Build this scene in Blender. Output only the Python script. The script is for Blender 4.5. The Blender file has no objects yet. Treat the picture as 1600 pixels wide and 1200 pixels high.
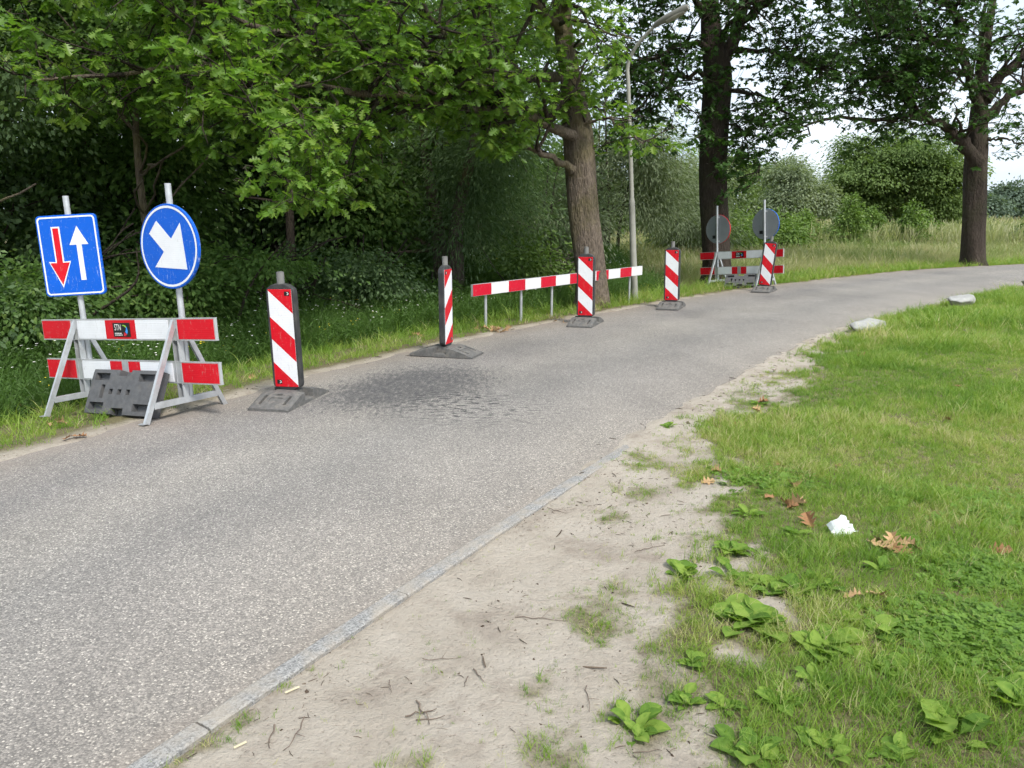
import bpy, math, random
import numpy as np
from mathutils import Vector, Matrix, Euler
R = math.radians
rng = np.random.default_rng(7)
random.seed(7)
scene = bpy.context.scene
col = scene.collection

# ------------------------------------------------------------------ camera, sky, sun, exposure
EYE = 1.55
cam = bpy.data.cameras.new('camera')
cam.sensor_width = 36.0
cam.lens = 27.0
cam.clip_start = 0.05
cam.clip_end = 3000
cam_o = bpy.data.objects.new('camera', cam)
cam_o.location = (0, 0, EYE)
cam_o.rotation_euler = (R(90 - 12.68), 0, 0)
col.objects.link(cam_o)
scene.camera = cam_o

SUN_EL, SUN_AZ = 50.0, 148.0          # compass style: 0 = +Y, clockwise
world = bpy.data.worlds.new('World')
scene.world = world
world.use_nodes = True
nt = world.node_tree
nt.nodes.clear()
out = nt.nodes.new('ShaderNodeOutputWorld')
bg = nt.nodes.new('ShaderNodeBackground')
sky = nt.nodes.new('ShaderNodeTexSky')
sky.sky_type = 'NISHITA'
sky.sun_disc = False
sky.sun_elevation = R(SUN_EL)
sky.sun_rotation = R(SUN_AZ)
sky.dust_density = 2.5
tc = nt.nodes.new('ShaderNodeTexCoord')
mp = nt.nodes.new('ShaderNodeMapping'); mp.inputs['Scale'].default_value = (1.0, 1.0, 2.6)
ns = nt.nodes.new('ShaderNodeTexNoise'); ns.inputs['Scale'].default_value = 2.2; ns.inputs['Detail'].default_value = 6; ns.inputs['Roughness'].default_value = .55
rp = nt.nodes.new('ShaderNodeValToRGB')
rp.color_ramp.elements[0].position = .32; rp.color_ramp.elements[0].color = (4.3, 5.35, 6.4, 1)
rp.color_ramp.elements[1].position = .62; rp.color_ramp.elements[1].color = (7.2, 7.8, 8.4, 1)
mx = nt.nodes.new('ShaderNodeMixRGB'); mx.inputs['Fac'].default_value = .86
nt.links.new(tc.outputs['Generated'], mp.inputs['Vector'])
nt.links.new(mp.outputs['Vector'], ns.inputs['Vector'])
nt.links.new(ns.outputs['Fac'], rp.inputs['Fac'])
nt.links.new(sky.outputs['Color'], mx.inputs['Color1'])
nt.links.new(rp.outputs['Color'], mx.inputs['Color2'])
nt.links.new(mx.outputs['Color'], bg.inputs['Color'])
bg.inputs['Strength'].default_value = .0587
nt.links.new(bg.outputs['Background'], out.inputs['Surface'])

sun = bpy.data.lights.new('sun', 'SUN')
sun.energy = 1.5
sun.angle = R(14)
sun.color = (1.0, .95, .87)
sun_o = bpy.data.objects.new('sun', sun)
sun_o.rotation_euler = (R(90 - SUN_EL), 0, R(180 - SUN_AZ))
sun_o.location = (0, 0, 30)
col.objects.link(sun_o)

vs = scene.view_settings
vs.view_transform = 'Standard'; vs.look = 'None'; vs.gamma = 1.0; vs.exposure = 1.605
vs.use_curve_mapping = False
scene.cycles.use_denoising = True
scene.cycles.max_bounces = 5
scene.cycles.diffuse_bounces = 3
scene.cycles.use_adaptive_sampling = True
scene.cycles.adaptive_threshold = .03
scene.cycles.use_light_tree = False
scene.cycles.transmission_bounces = 3
scene.cycles.transparent_max_bounces = 4
scene.cycles.caustics_reflective = False
scene.cycles.caustics_refractive = False

# ------------------------------------------------------------------ helpers
class MB:
    """collects vertices and faces; build() links them as ONE mesh object"""
    def __init__(s): s.v = []; s.f = []; s.sm = []
    def add(s, vs, fs, smooth=False):
        o = len(s.v); s.v += [tuple(map(float, p)) for p in vs]
        s.f += [tuple(i + o for i in f) for f in fs]; s.sm += [smooth] * len(fs)
    def box(s, c, size, rot=None):
        hx, hy, hz = size[0] / 2, size[1] / 2, size[2] / 2
        p = [Vector((x, y, z)) for z in (-hz, hz) for y in (-hy, hy) for x in (-hx, hx)]
        if rot is not None: p = [rot @ q for q in p]
        c = Vector(c)
        s.add([q + c for q in p], [(0, 2, 3, 1), (4, 5, 7, 6), (0, 1, 5, 4), (2, 6, 7, 3), (0, 4, 6, 2), (1, 3, 7, 5)])
    def bar(s, a, b, w, d, side=(1, 0, 0)):
        a, b = Vector(a), Vector(b); z = (b - a); L = z.length; z.normalize()
        x = Vector(side); x = (x - z * x.dot(z)).normalized(); y = z.cross(x)
        m = Matrix((x, y, z)).transposed()
        s.box((a + b) / 2, (w, d, L), m)
    def tube(s, pts, rad, n=8, cap=True, smooth=True):
        pts = np.asarray(pts, float); k = len(pts)
        rad = np.broadcast_to(np.asarray(rad, float), (k,))
        t = np.gradient(pts, axis=0); t /= np.linalg.norm(t, axis=1)[:, None] + 1e-12
        ref = np.array([0, 0, 1.]) if abs(t[0, 2]) < .9 else np.array([1., 0, 0])
        vs = []; a = np.linspace(0, 2 * np.pi, n, endpoint=False)
        x = np.cross(t[0], ref); x /= np.linalg.norm(x)
        for i in range(k):
            x = x - t[i] * (x @ t[i]); x /= np.linalg.norm(x) + 1e-12; y = np.cross(t[i], x)
            vs += list(pts[i] + rad[i] * (np.cos(a)[:, None] * x + np.sin(a)[:, None] * y))
        fs = []
        for i in range(k - 1):
            for j in range(n):
                j2 = (j + 1) % n
                fs.append((i * n + j, i * n + j2, (i + 1) * n + j2, (i + 1) * n + j))
        s.add(vs, fs, smooth)
        if cap:
            s.add(vs[:n], [tuple(range(n))[::-1]]); s.add(vs[-n:], [tuple(range(n))])
    def prism(s, outline, y0, y1):
        """outline in XZ, extruded along Y from y0 (front) to y1 (back)"""
        n = len(outline)
        vs = [(x, y0, z) for x, z in outline] + [(x, y1, z) for x, z in outline]
        fs = [tuple(range(n)), tuple(range(2 * n - 1, n - 1, -1))]
        fs += [(i, i + n, (i + 1) % n + n, (i + 1) % n) for i in range(n)]
        s.add(vs, fs)
    def cells(s, xs, ys, h, rec, bottom=0.0):
        """block with a top h(x,y) lowered by rec[i][j] in each cell: pockets with real walls"""
        nx, ny = len(xs) - 1, len(ys) - 1
        for i in range(nx):
            for j in range(ny):
                r = rec(.5 * (xs[i] + xs[i + 1]), .5 * (ys[j] + ys[j + 1]))
                q = [(xs[i], ys[j]), (xs[i + 1], ys[j]), (xs[i + 1], ys[j + 1]), (xs[i], ys[j + 1])]
                top = [(x, y, max(bottom + .004, h(x, y) - r)) for x, y in q]
                s.add(top, [(0, 1, 2, 3)])
                for (di, dj, a, b) in ((0, -1, 0, 1), (1, 0, 1, 2), (0, 1, 2, 3), (-1, 0, 3, 0)):
                    ii, jj = i + di, j + dj
                    if 0 <= ii < nx and 0 <= jj < ny:
                        r2 = rec(.5 * (xs[ii] + xs[ii + 1]), .5 * (ys[jj] + ys[jj + 1]))
                        if r2 <= r + 1e-6: continue
                        lo = [max(bottom + .004, h(*q[a]) - r2), max(bottom + .004, h(*q[b]) - r2)]
                    else:
                        lo = [bottom, bottom]
                    s.add([top[a], top[b], (*q[b], lo[1]), (*q[a], lo[0])], [(3, 2, 1, 0)])
    def build(s, name, mat, parent=None, bevel=0):
        me = bpy.data.meshes.new(name); me.from_pydata(s.v, [], s.f); me.update()
        me.polygons.foreach_set('use_smooth', s.sm)
        o = bpy.data.objects.new(name, me); col.objects.link(o)
        if mat: me.materials.append(mat)
        if parent: o.parent = parent
        if bevel:
            b = o.modifiers.new('bevel', 'BEVEL'); b.width = bevel; b.segments = 2; b.limit_method = 'ANGLE'
        return o

def tag(o, label=None, cat=None, group=None, kind=None):
    if label: o['label'] = label
    if cat: o['category'] = cat
    if group: o['group'] = group
    if kind: o['kind'] = kind
    return o
def empty(name, loc, rot=(0, 0, 0)):
    o = bpy.data.objects.new(name, None); o.location = loc; o.rotation_euler = rot
    o.empty_display_size = .1; col.objects.link(o); return o
def copy_tree(o, parent=None):
    c = o.copy(); col.objects.link(c)
    if parent: c.parent = parent
    for ch in list(o.children): copy_tree(ch, c)
    return c
def spline(pts, n):
    """Catmull-Rom through pts"""
    p = np.asarray(pts, float); p = np.vstack([2 * p[0] - p[1], p, 2 * p[-1] - p[-2]])
    k = len(p) - 3; t = np.linspace(0, k - 1e-9, n); i = t.astype(int); u = (t - i)[:, None]
    a, b, c, d = p[i], p[i + 1], p[i + 2], p[i + 3]
    return .5 * (2 * b + (c - a) * u + (2 * a - 5 * b + 4 * c - d) * u ** 2 + (3 * b - a - 3 * c + d) * u ** 3)

# numpy value noise
_perm = np.random.default_rng(3).random((256, 256))
def vnoise(x, y, sc):
    x = np.asarray(x) * sc; y = np.asarray(y) * sc
    i = np.floor(x).astype(int); j = np.floor(y).astype(int); u = x - i; v = y - j
    u = u * u * (3 - 2 * u); v = v * v * (3 - 2 * v)
    g = lambda a, b: _perm[a & 255, b & 255]
    return (g(i, j) * (1 - u) + g(i + 1, j) * u) * (1 - v) + (g(i, j + 1) * (1 - u) + g(i + 1, j + 1) * u) * v
def fbm(x, y, sc, o=4):
    r = 0; a = .5; t = 0
    for k in range(o): r = r + a * vnoise(np.asarray(x) + 17.3 * k, np.asarray(y) - 9.1 * k, sc * 2 ** k); t += a; a *= .55
    return r / t
def sstep(a, b, x):
    t = np.clip((np.asarray(x, float) - a) / (b - a), 0, 1); return t * t * (3 - 2 * t)

# ------------------------------------------------------------------ materials
def new_mat(name):
    m = bpy.data.materials.new(name); m.use_nodes = True
    t = m.node_tree; b = t.nodes['Principled BSDF']; return m, t, b
def N(t, kind, **kw):
    n = t.nodes.new(kind)
    for k, v in kw.items():
        if k in n.inputs: n.inputs[k].default_value = v
        else: setattr(n, k, v)
    return n
def ramp(t, fac, stops):
    r = t.nodes.new('ShaderNodeValToRGB'); e = r.color_ramp.elements
    while len(e) < len(stops): e.new(.5)
    for k, (p, c) in enumerate(stops): e[k].position = p; e[k].color = (*c, 1)
    t.links.new(fac, r.inputs['Fac']); return r.outputs['Color']
def mixc(t, fac, a, b, mode='MIX'):
    m = t.nodes.new('ShaderNodeMixRGB'); m.blend_type = mode
    for s, v in (('Fac', fac), ('Color1', a), ('Color2', b)):
        if hasattr(v, 'links'): t.links.new(v, m.inputs[s])
        else: m.inputs[s].default_value = v if s == 'Fac' else (*v, 1)
    return m.outputs['Color']
def noise(t, scale, detail=4, rough=.55, vec=None, out='Fac'):
    n = N(t, 'ShaderNodeTexNoise', Scale=scale, Detail=detail, Roughness=rough)
    if vec is None: vec = N(t, 'ShaderNodeTexCoord').outputs['Object']
    t.links.new(vec, n.inputs['Vector']); return n.outputs[out]
def bump(t, b, h, strength, dist):
    n = N(t, 'ShaderNodeBump', Strength=strength, Distance=dist)
    t.links.new(h, n.inputs['Height']); t.links.new(n.outputs['Normal'], b.inputs['Normal'])
def simple(name, c, rough=.5, metal=0., var=.12, scale=9, dirt=None, dirt_amt=.0, bmp=0., spec=.5):
    m, t, b = new_mat(name)
    f = noise(t, scale, 5, .6)
    cc = ramp(t, f, [(.25, tuple(v * (1 - var) for v in c)), (.75, tuple(min(1, v * (1 + var)) for v in c))])
    if dirt:
        f2 = noise(t, scale * .45, 6, .7)
        msk = ramp(t, f2, [(.5, (0, 0, 0)), (.72, (dirt_amt,) * 3)])
        cc = mixc(t, msk, cc, dirt)
    t.links.new(cc, b.inputs['Base Color'])
    b.inputs['Roughness'].default_value = rough; b.inputs['Metallic'].default_value = metal
    b.inputs['Specular IOR Level'].default_value = spec
    if bmp: bump(t, b, noise(t, scale * 6, 4, .6), bmp, .01)
    return m
def reflective(name, c, lines=True, scuff=(.35, .33, .30), amt=.22):
    m, t, b = new_mat(name)
    f = noise(t, 7, 5, .6)
    cc = ramp(t, f, [(.2, tuple(v * .86 for v in c)), (.8, c)])
    d = ramp(t, noise(t, 3.1, 8, .75), [(.58, (0, 0, 0)), (.85, (.22,) * 3)])
    cc = mixc(t, d, cc, (.22, .19, .15))
    sc = ramp(t, noise(t, 38, 3, .8), [(.61, (0, 0, 0)), (.67, (amt,) * 3)])
    cc = mixc(t, sc, cc, scuff)
    mps_ = N(t, 'ShaderNodeMapping'); mps_.inputs['Rotation'].default_value = (.4, .9, .3); mps_.inputs['Scale'].default_value = (60, 9, 9); t.links.new(N(t, 'ShaderNodeTexCoord').outputs['Object'], mps_.inputs['Vector'])
    sc2 = ramp(t, noise(t, 1.0, 4, .7, mps_.outputs['Vector']), [(.62, (0, 0, 0)), (.65, (amt * 1.3,) * 3)])
    cc = mixc(t, sc2, cc, scuff)
    t.links.new(cc, b.inputs['Base Color'])
    b.inputs['Roughness'].default_value = .42; b.inputs['Specular IOR Level'].default_value = .16
    if lines:
        w = N(t, 'ShaderNodeTexWave', Scale=22.0, Distortion=0.0); w.bands_direction = 'Z'
        t.links.new(N(t, 'ShaderNodeTexCoord').outputs['Object'], w.inputs['Vector'])
        bump(t, b, w.outputs['Fac'], .12, .004)
    return m
M = {}
M['galv'] = simple('galvanised_steel', (.52, .54, .56), .42, .55, .16, 14, (.25, .23, .2), .3, .05)
M['alu'] = simple('aluminium_edge', (.6, .61, .63), .4, .6, .1, 10)
M['red'] = reflective('reflective_red', (.62, .010, .022))
M['white'] = reflective('reflective_white', (.78, .80, .84))
M['red_rail'] = reflective('painted_red', (.55, .008, .03), False)
M['white_rail'] = reflective('painted_white', (.74, .75, .76), False)
M['blue'] = reflective('reflective_blue', (.006, .11, .60), False, (.45, .56, .74), .27)
M['sign_back'] = simple('grey_sign_back', (.24, .26, .28), .5, .2, .1, 6)
M['black'] = simple('black_plastic', (.028, .029, .032), .5, 0, .2, 8, (.16, .15, .13), .5, .08)
M['sticker'] = simple('black_sticker', (.006, .006, .008), .35, 0, .1, 8)
M['print_white'] = simple('white_print', (.8, .8, .8), .5, 0, .05)
M['print_blue'] = simple('blue_print', (.03, .28, .75), .5, 0, .05)
M['print_green'] = simple('green_print', (.25, .5, .05), .5, 0, .05)
M['print_red'] = simple('red_print', (.6, .01, .03), .5, 0, .05)
M['rubber'] = simple('recycled_rubber', (.115, .113, .11), .85, 0, .3, 30, (.24, .22, .19), .75, .35)
M['rubber_dark'] = simple('dark_rubber', (.085, .087, .093), .75, 0, .25, 24, (.15, .14, .13), .5, .3)
M['tube'] = simple('grey_plastic_tube', (.17, .17, .165), .55, 0, .2, 18, (.28, .27, .25), .4)
M['lamp_pole'] = simple('weathered_lamp_paint', (.30, .30, .265), .6, 0, .15, 5, (.2, .2, .15), .45, .06)
M['lamp_head'] = simple('grey_lamp_housing', (.19, .185, .165), .55, 0, .15, 9)
M['lamp_glass'] = simple('lamp_cover', (.30, .28, .24), .3, 0, .1, 9)
M['boulder'] = simple('pale_stone', (.36, .36, .35), .9, 0, .3, 9, (.17, .165, .14), .85, 1.0)
M['paper'] = simple('white_paper', (.8, .82, .86), .7, 0, .04, 9)
M['twig'] = simple('dry_twig', (.15, .115, .09), .9, 0, .35, 30, None, 0, .3)
M['chip'] = simple('pale_wood_chip', (.55, .48, .33), .8, 0, .15, 30)

def bark(name, c, moss=None, scale=1.0):
    m, t, b = new_mat(name)
    tcn = N(t, 'ShaderNodeTexCoord')
    mpn = N(t, 'ShaderNodeMapping'); mpn.inputs['Scale'].default_value = (15 * scale, 15 * scale, 4.2 * scale)
    t.links.new(tcn.outputs['Object'], mpn.inputs['Vector'])
    f = noise(t, 1.6, 8, .68, mpn.outputs['Vector'])
    vo = N(t, 'ShaderNodeTexVoronoi', Scale=1.7); vo.feature = 'DISTANCE_TO_EDGE'
    t.links.new(mpn.outputs['Vector'], vo.inputs['Vector'])
    cc = ramp(t, f, [(.3, tuple(v * .5 for v in c)), (.5, c), (.72, tuple(v * 1.5 for v in c))])
    if moss:
        ms = ramp(t, noise(t, 1.3, 5, .6), [(.48, (0, 0, 0)), (.66, (.6,) * 3)])
        cc = mixc(t, ms, cc, moss)
    t.links.new(cc, b.inputs['Base Color']); b.inputs['Roughness'].default_value = .92
    b.inputs['Specular IOR Level'].default_value = .2
    ad = N(t, 'ShaderNodeMath'); ad.operation = 'MULTIPLY_ADD'; ad.inputs[1].default_value = .8
    t.links.new(vo.outputs['Distance'], ad.inputs[0]); t.links.new(f, ad.inputs[2])
    bump(t, b, ad.outputs[0], 1.0, .05)
    return m
M['bark_grey'] = bark('grey_brown_bark', (.155, .125, .10), (.17, .15, .06))
M['bark_shaded'] = bark('shaded_ridged_bark', (.062, .049, .040), (.06, .06, .032))  # darker bark copy: the backlit trunks' shade is put into the colour
M['bark_far'] = bark('far_bark', (.10, .085, .07), None, .6)

def leafmat(name, stops, trans=.35, rough=.5, attr='tint', inst=False, spec=.4):
    m, t, b = new_mat(name)
    a = N(t, 'ShaderNodeAttribute'); a.attribute_name = attr
    if inst: a.attribute_type = 'INSTANCER'
    c = ramp(t, a.outputs['Fac'], stops)
    t.links.new(c, b.inputs['Base Color']); b.inputs['Roughness'].default_value = rough
    b.inputs['Specular IOR Level'].default_value = spec
    tr = N(t, 'ShaderNodeBsdfTranslucent')
    br = mixc(t, 1.0, c, (1.15, 1.25, .55), 'MULTIPLY'); t.links.new(br, tr.inputs['Color'])
    ms = N(t, 'ShaderNodeMixShader'); ms.inputs['Fac'].default_value = trans
    o = t.nodes['Material Output']
    t.links.new(b.outputs[0], ms.inputs[1]); t.links.new(tr.outputs[0], ms.inputs[2]); t.links.new(ms.outputs[0], o.inputs['Surface'])
    return m
M['leaf_oak'] = leafmat('oak_leaf', [(0, (.06, .13, .022)), (.5, (.14, .26, .042)), (1, (.31, .42, .085))], .5, .42)
M['leaf_oak_shaded'] = leafmat('oak_leaf_shaded', [(0, (.03, .07, .016)), (.7, (.055, .125, .024)), (1, (.11, .19, .035))], .36, .45)  # oak leaf again, darkened in colour for the backlit crowns
M['leaf_wood'] = leafmat('woodland_leaf', [(0, (.065, .125, .036)), (.6, (.125, .22, .06)), (1, (.24, .34, .10))], .45, .5, spec=.12)
M['leaf_wood2'] = leafmat('woodland_leaf_cool', [(0, (.085, .14, .07)), (.6, (.155, .235, .11)), (1, (.25, .35, .16))], .45, .5, spec=.12)
M['leaf_willow'] = leafmat('willow_leaf', [(0, (.13, .17, .10)), (.6, (.24, .29, .18)), (1, (.36, .41, .28))], .4, .5, spec=.12)
M['leaf_sap'] = leafmat('sapling_leaf', [(0, (.09, .16, .035)), (.6, (.16, .25, .055)), (1, (.25, .34, .085))], .35, .5)
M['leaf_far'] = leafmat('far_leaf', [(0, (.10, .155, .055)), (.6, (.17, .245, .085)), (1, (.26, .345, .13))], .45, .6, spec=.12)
M['leaf_haze'] = leafmat('hazed_far_leaf', [(0, (.10, .14, .11)), (.6, (.13, .18, .13)), (1, (.17, .23, .16))], .25, .7, spec=.12)  # distance haze painted in as a paler, greyer leaf colour
M['leaf_weed'] = leafmat('weed_leaf', [(0, (.07, .145, .026)), (.5, (.14, .25, .042)), (1, (.25, .36, .07))], .4, .7, spec=.15)
M['leaf_dead'] = simple('dry_oak_leaf', (.27, .14, .06), .7, 0, .35, 12, (.2, .09, .04), .6)
M['leaf_dead_pale'] = simple('pale_dry_leaf', (.40, .26, .13), .7, 0, .3, 12, (.3, .16, .08), .5)
M['grass'] = leafmat('lawn_blade', [(0, (.10, .20, .03)), (.35, (.19, .32, .048)), (.65, (.30, .40, .08)), (.85, (.42, .42, .18)), (1, (.58, .52, .32))], .45, .5, 'tint', True)
M['rough'] = leafmat('rough_herb_leaf', [(0, (.05, .11, .022)), (.6, (.10, .19, .038)), (.92, (.18, .27, .06)), (1, (.28, .31, .14))], .4, .5, 'tint', True)
M['meadow'] = leafmat('meadow_blade', [(0, (.14, .22, .06)), (.35, (.27, .32, .13)), (.65, (.42, .40, .24)), (1, (.52, .44, .33))], .4, .6, 'tint', True)
M['reed'] = leafmat('reed_blade', [(0, (.22, .27, .11)), (.5, (.40, .41, .24)), (1, (.58, .54, .38))], .4, .6, 'tint', True)
M['clover'] = leafmat('clover_leaf', [(0, (.12, .23, .035)), (1, (.24, .39, .07))], .5, .5, 'tint', True)
M['flower'] = simple('white_petal', (.8, .8, .74), .6, 0, .03)
M['flower_y'] = simple('yellow_petal', (.75, .6, .03), .6, 0, .03)

# ------------------------------------------------------------------ road layout (metres)
LEFT = spline([(-9.5, -5), (-6.6, -.6), (-4.55, 2.7), (-3.3, 4.73), (-2.6, 6.1), (-1.82, 7.55), (-.62, 9.4), (.9, 11.4), (3.6, 14.5), (6.1, 16.9), (8.4, 18.9), (11.2, 21.1), (15.3, 23.3), (22, 26.2), (32, 29.6), (50, 34), (90, 42)], 260)
RIGHT = spline([(-6.2, -6.4), (-3.5, -2.2), (-1.75, .75), (-1.08, 1.9), (-.78, 2.4), (-.48, 2.93), (0, 3.74), (.92, 5.25), (1.67, 6.45), (2.73, 8.04), (4.29, 10.1), (6.98, 12.86), (10.77, 16.2), (16, 19.6), (24, 23.2), (34, 26.4), (51, 30.2), (91, 38)], 260)
def sdist(P, line):
    """signed distance to a polyline: positive to its right"""
    P = np.asarray(P, float); a, b = line[:-1], line[1:]; d = b - a; L2 = (d ** 2).sum(1)
    best = np.full(len(P), 1e9); sg = np.ones(len(P))
    for k in range(len(a)):
        w = P - a[k]; t = np.clip((w @ d[k]) / L2[k], 0, 1)
        q = w - t[:, None] * d[k]; r = np.hypot(q[:, 0], q[:, 1])
        m = r < best; best[m] = r[m]; sg[m] = np.where((d[k, 1] * w[m, 0] - d[k, 0] * w[m, 1]) > 0, 1, -1)
    return best * sg
_L, _R = LEFT[::3], RIGHT[::3]
SB_Y = [-3, 1.0, 1.9, 2.4, 2.9, 3.3, 4.1, 4.9, 5.3, 6.5, 8.04, 10.2, 14]
SB_X = [-.9, .25, .38, .42, .52, .64, .84, 1.04, 1.33, 2.08, 3.03, 4.36, 8.0]
PATCH = [(.33, 2.80, .13), (.34, 2.66, .10), (.10, 2.29, .08), (.73, 4.12, .13), (.62, 2.52, .12), (.86, 4.75, .16), (.50, 2.30, .10), (.42, 2.12, .12), (.72, 3.0, .09), (.13, 1.98, .12), (-.28, 1.93, .07), (-.92, 2.02, .08), (-.86, 2.12, .06), (-.97, 1.93, .07), (-.78, 2.31, .03), (-.72, 2.42, .025), (.52, 3.75, .08)]
BARE = [(.86, 2.72, .13), (1.02, 2.80, .10), (.78, 2.50, .09), (1.05, 4.85, .13), (1.2, 4.25, .14), (.98, 4.0, .12)]
def cover(x, y, dr):
    """how much grass covers the right-hand ground: 0 bare sand, 1 closed turf"""
    b = np.interp(y, SB_Y, SB_X)
    n = fbm(x, y, 2.6) - .5; n2 = fbm(x, y, 7.) - .5
    n3 = fbm(x + 31, y, 15.) - .5
    g = sstep(-.30, .55, x - b + n * 1.0 + n2 * .7 + n3 * .55)
    for px, py, r in PATCH: g = np.maximum(g, .8 * sstep(1.7, .2, np.hypot(x - px, y - py) / r + n2 * 2.0 + n3 * 1.8))
    for px, py, r in BARE: g = g * (1 - .8 * sstep(1.6, .3, np.hypot(x - px, y - py) / r + n2 * 2.2 + n3 * 2.0 + n * 1.2))
    g = np.where(y > 11, np.maximum(g, sstep(.05, .25, dr)), g)
    return g * sstep(.0, .08, dr)
def height(x, y, dl=None, dr=None):
    x = np.atleast_1d(np.asarray(x, float)); y = np.atleast_1d(np.asarray(y, float))
    P = np.stack([x, y], 1)
    if dl is None: dl = -sdist(P, _L)        # positive left of the road
    if dr is None: dr = sdist(P, _R)         # positive right of the road
    n = fbm(x, y, 1.1) - .5; n2 = fbm(x, y, 5.) - .5
    far = sstep(14, 20, y) * sstep(2, 6, x)
    zl = -.012 - .10 * sstep(.15, .95, dl) - .28 * sstep(.9, 2.6, dl) * (1 - far) + .42 * sstep(3.0, 7, dl) * (1 - far) + (n * .10 + n2 * .03) * sstep(.1, 1, dl)
    zr = -.012 + .05 * sstep(.05, 1.4, dr) * sstep(4, 8, y) + (n * .05 + n2 * .014) * sstep(.06, .5, dr) + .05 * sstep(5, 10, y) * sstep(.2, 1.5, dr)
    z = np.where(dl > 0, zl, np.where(dr > 0, zr, -.045))
    inside = (dl <= 0) & (dr <= 0)
    e = np.minimum(-dl, -dr); rag = (fbm(x, y, 3.1) - .5) * .03 + n2 * .012; lip = np.where(-dr < -dl, sstep(4.0, 5.0, y), 1.0)
    zi = -.012 + .013 * lip + rag * lip - .05 * sstep(.0, .34, e)
    z = np.where((dl > 0) | (y > 4.0), z + (.011 + rag) * np.where(dl > 0, 1, sstep(4.0, 5.0, y)) * sstep(.35, .0, np.maximum(dl, dr)), z)
    return np.where(inside, zi, z)
def H(x, y): return float(height([x], [y])[0])

# ground: one sheet, fine near the camera and wide enough to reach the horizon
def axis(c0, c1, step, far, g=1.13):
    a = list(np.arange(c0, c1, step)); s = step; v = a[-1]
    while v < far: s *= g; v += s; a.append(v)
    s = step; v = a[0]; lo = []
    while v > -far: s *= g; v -= s; lo.append(v)
    return np.array(lo[::-1] + a)
gx, gy = axis(-3.4, 5.0, .045, 900, 1.09), axis(1.3, 11.0, .05, 900, 1.09)
X, Y = np.meshgrid(gx, gy); x, y = X.ravel(), Y.ravel()
P2 = np.stack([x, y], 1); dl = -sdist(P2, _L); dr = sdist(P2, _R)
z = height(x, y, dl, dr)
me = bpy.data.meshes.new('ground')
nx, ny = len(gx), len(gy)
idx = np.arange(nx * ny).reshape(ny, nx)
q = np.stack([idx[:-1, :-1], idx[:-1, 1:], idx[1:, 1:], idx[1:, :-1]], -1).reshape(-1, 4)
def np_mesh(me, V, faces, sizes=None):
    """V (n,3); faces flat index array; sizes loop count of each polygon"""
    faces = np.asarray(faces, np.int32)
    if sizes is None: sizes = np.full(len(faces), faces.shape[1], np.int32); faces = faces.ravel()
    me.vertices.add(len(V)); me.vertices.foreach_set('co', np.asarray(V, np.float32).ravel())
    me.loops.add(len(faces)); me.loops.foreach_set('vertex_index', faces)
    st = np.concatenate([[0], np.cumsum(sizes)[:-1]]).astype(np.int32)
    me.polygons.add(len(sizes)); me.polygons.foreach_set('loop_start', st)
    me.update(calc_edges=True)
def attr(me, name, val):
    a = me.attributes.new(name, 'FLOAT', 'POINT'); a.data.foreach_set('value', np.asarray(val, np.float32))
np_mesh(me, np.stack([x, y, z], 1), q)
cv = cover(x, y, dr)
bare = np.where(dr > 0, 1 - cv, np.where(dl > 0, .6 * sstep(.30, .02, dl + (fbm(x, y, 4) - .5) * .3), np.where(-dr < -dl, 1.0, .65)))
attr(me, 'bare', bare)
me.polygons.foreach_set('use_smooth', np.ones(len(q), bool))
m, t, b = new_mat('soil_and_sand')
a = N(t, 'ShaderNodeAttribute'); a.attribute_name = 'bare'
fine = noise(t, 55, 8, .7); mid = noise(t, 3.2, 7, .62); grit = noise(t, 240, 3, .7)
sand = ramp(t, mid, [(.28, (.32, .275, .23)), (.45, (.42, .37, .31)), (.7, (.48, .43, .37))])
sand = mixc(t, ramp(t, fine, [(.30, (.75,) * 3), (.42, (0, 0, 0))]), sand, (.15, .12, .095))
sand = mixc(t, ramp(t, grit, [(.60, (0, 0, 0)), (.72, (.45,) * 3)]), sand, (.52, .48, .42))
sand = mixc(t, ramp(t, noise(t, 1.7, 6, .75), [(.53, (0, 0, 0)), (.70, (.62,) * 3)]), sand, (.19, .145, .115))
soil = ramp(t, fine, [(.3, (.11, .09, .06)), (.55, (.19, .17, .09)), (.75, (.24, .24, .10))])
ed = N(t, 'ShaderNodeMath'); ed.operation = 'MULTIPLY_ADD'; ed.inputs[1].default_value = .55
t.links.new(fine, ed.inputs[0]); sub = N(t, 'ShaderNodeMath'); sub.operation = 'ADD'; sub.inputs[1].default_value = -.28
t.links.new(a.outputs['Fac'], sub.inputs[0]); t.links.new(sub.outputs[0], ed.inputs[2])
msk = ramp(t, ed.outputs[0], [(.12, (0, 0, 0)), (.72, (1, 1, 1))])
t.links.new(mixc(t, msk, soil, sand), b.inputs['Base Color'])
b.inputs['Roughness'].default_value = .95; b.inputs['Specular IOR Level'].default_value = .15
bh = N(t, 'ShaderNodeMath'); bh.operation = 'ADD'; t.links.new(fine, bh.inputs[0]); t.links.new(noise(t, 14, 5, .6), bh.inputs[1])
bump(t, b, bh.outputs[0], .8, .03)
me.materials.append(m)
ground = bpy.data.objects.new('ground', me); col.objects.link(ground); tag(ground, kind='structure')

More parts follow.
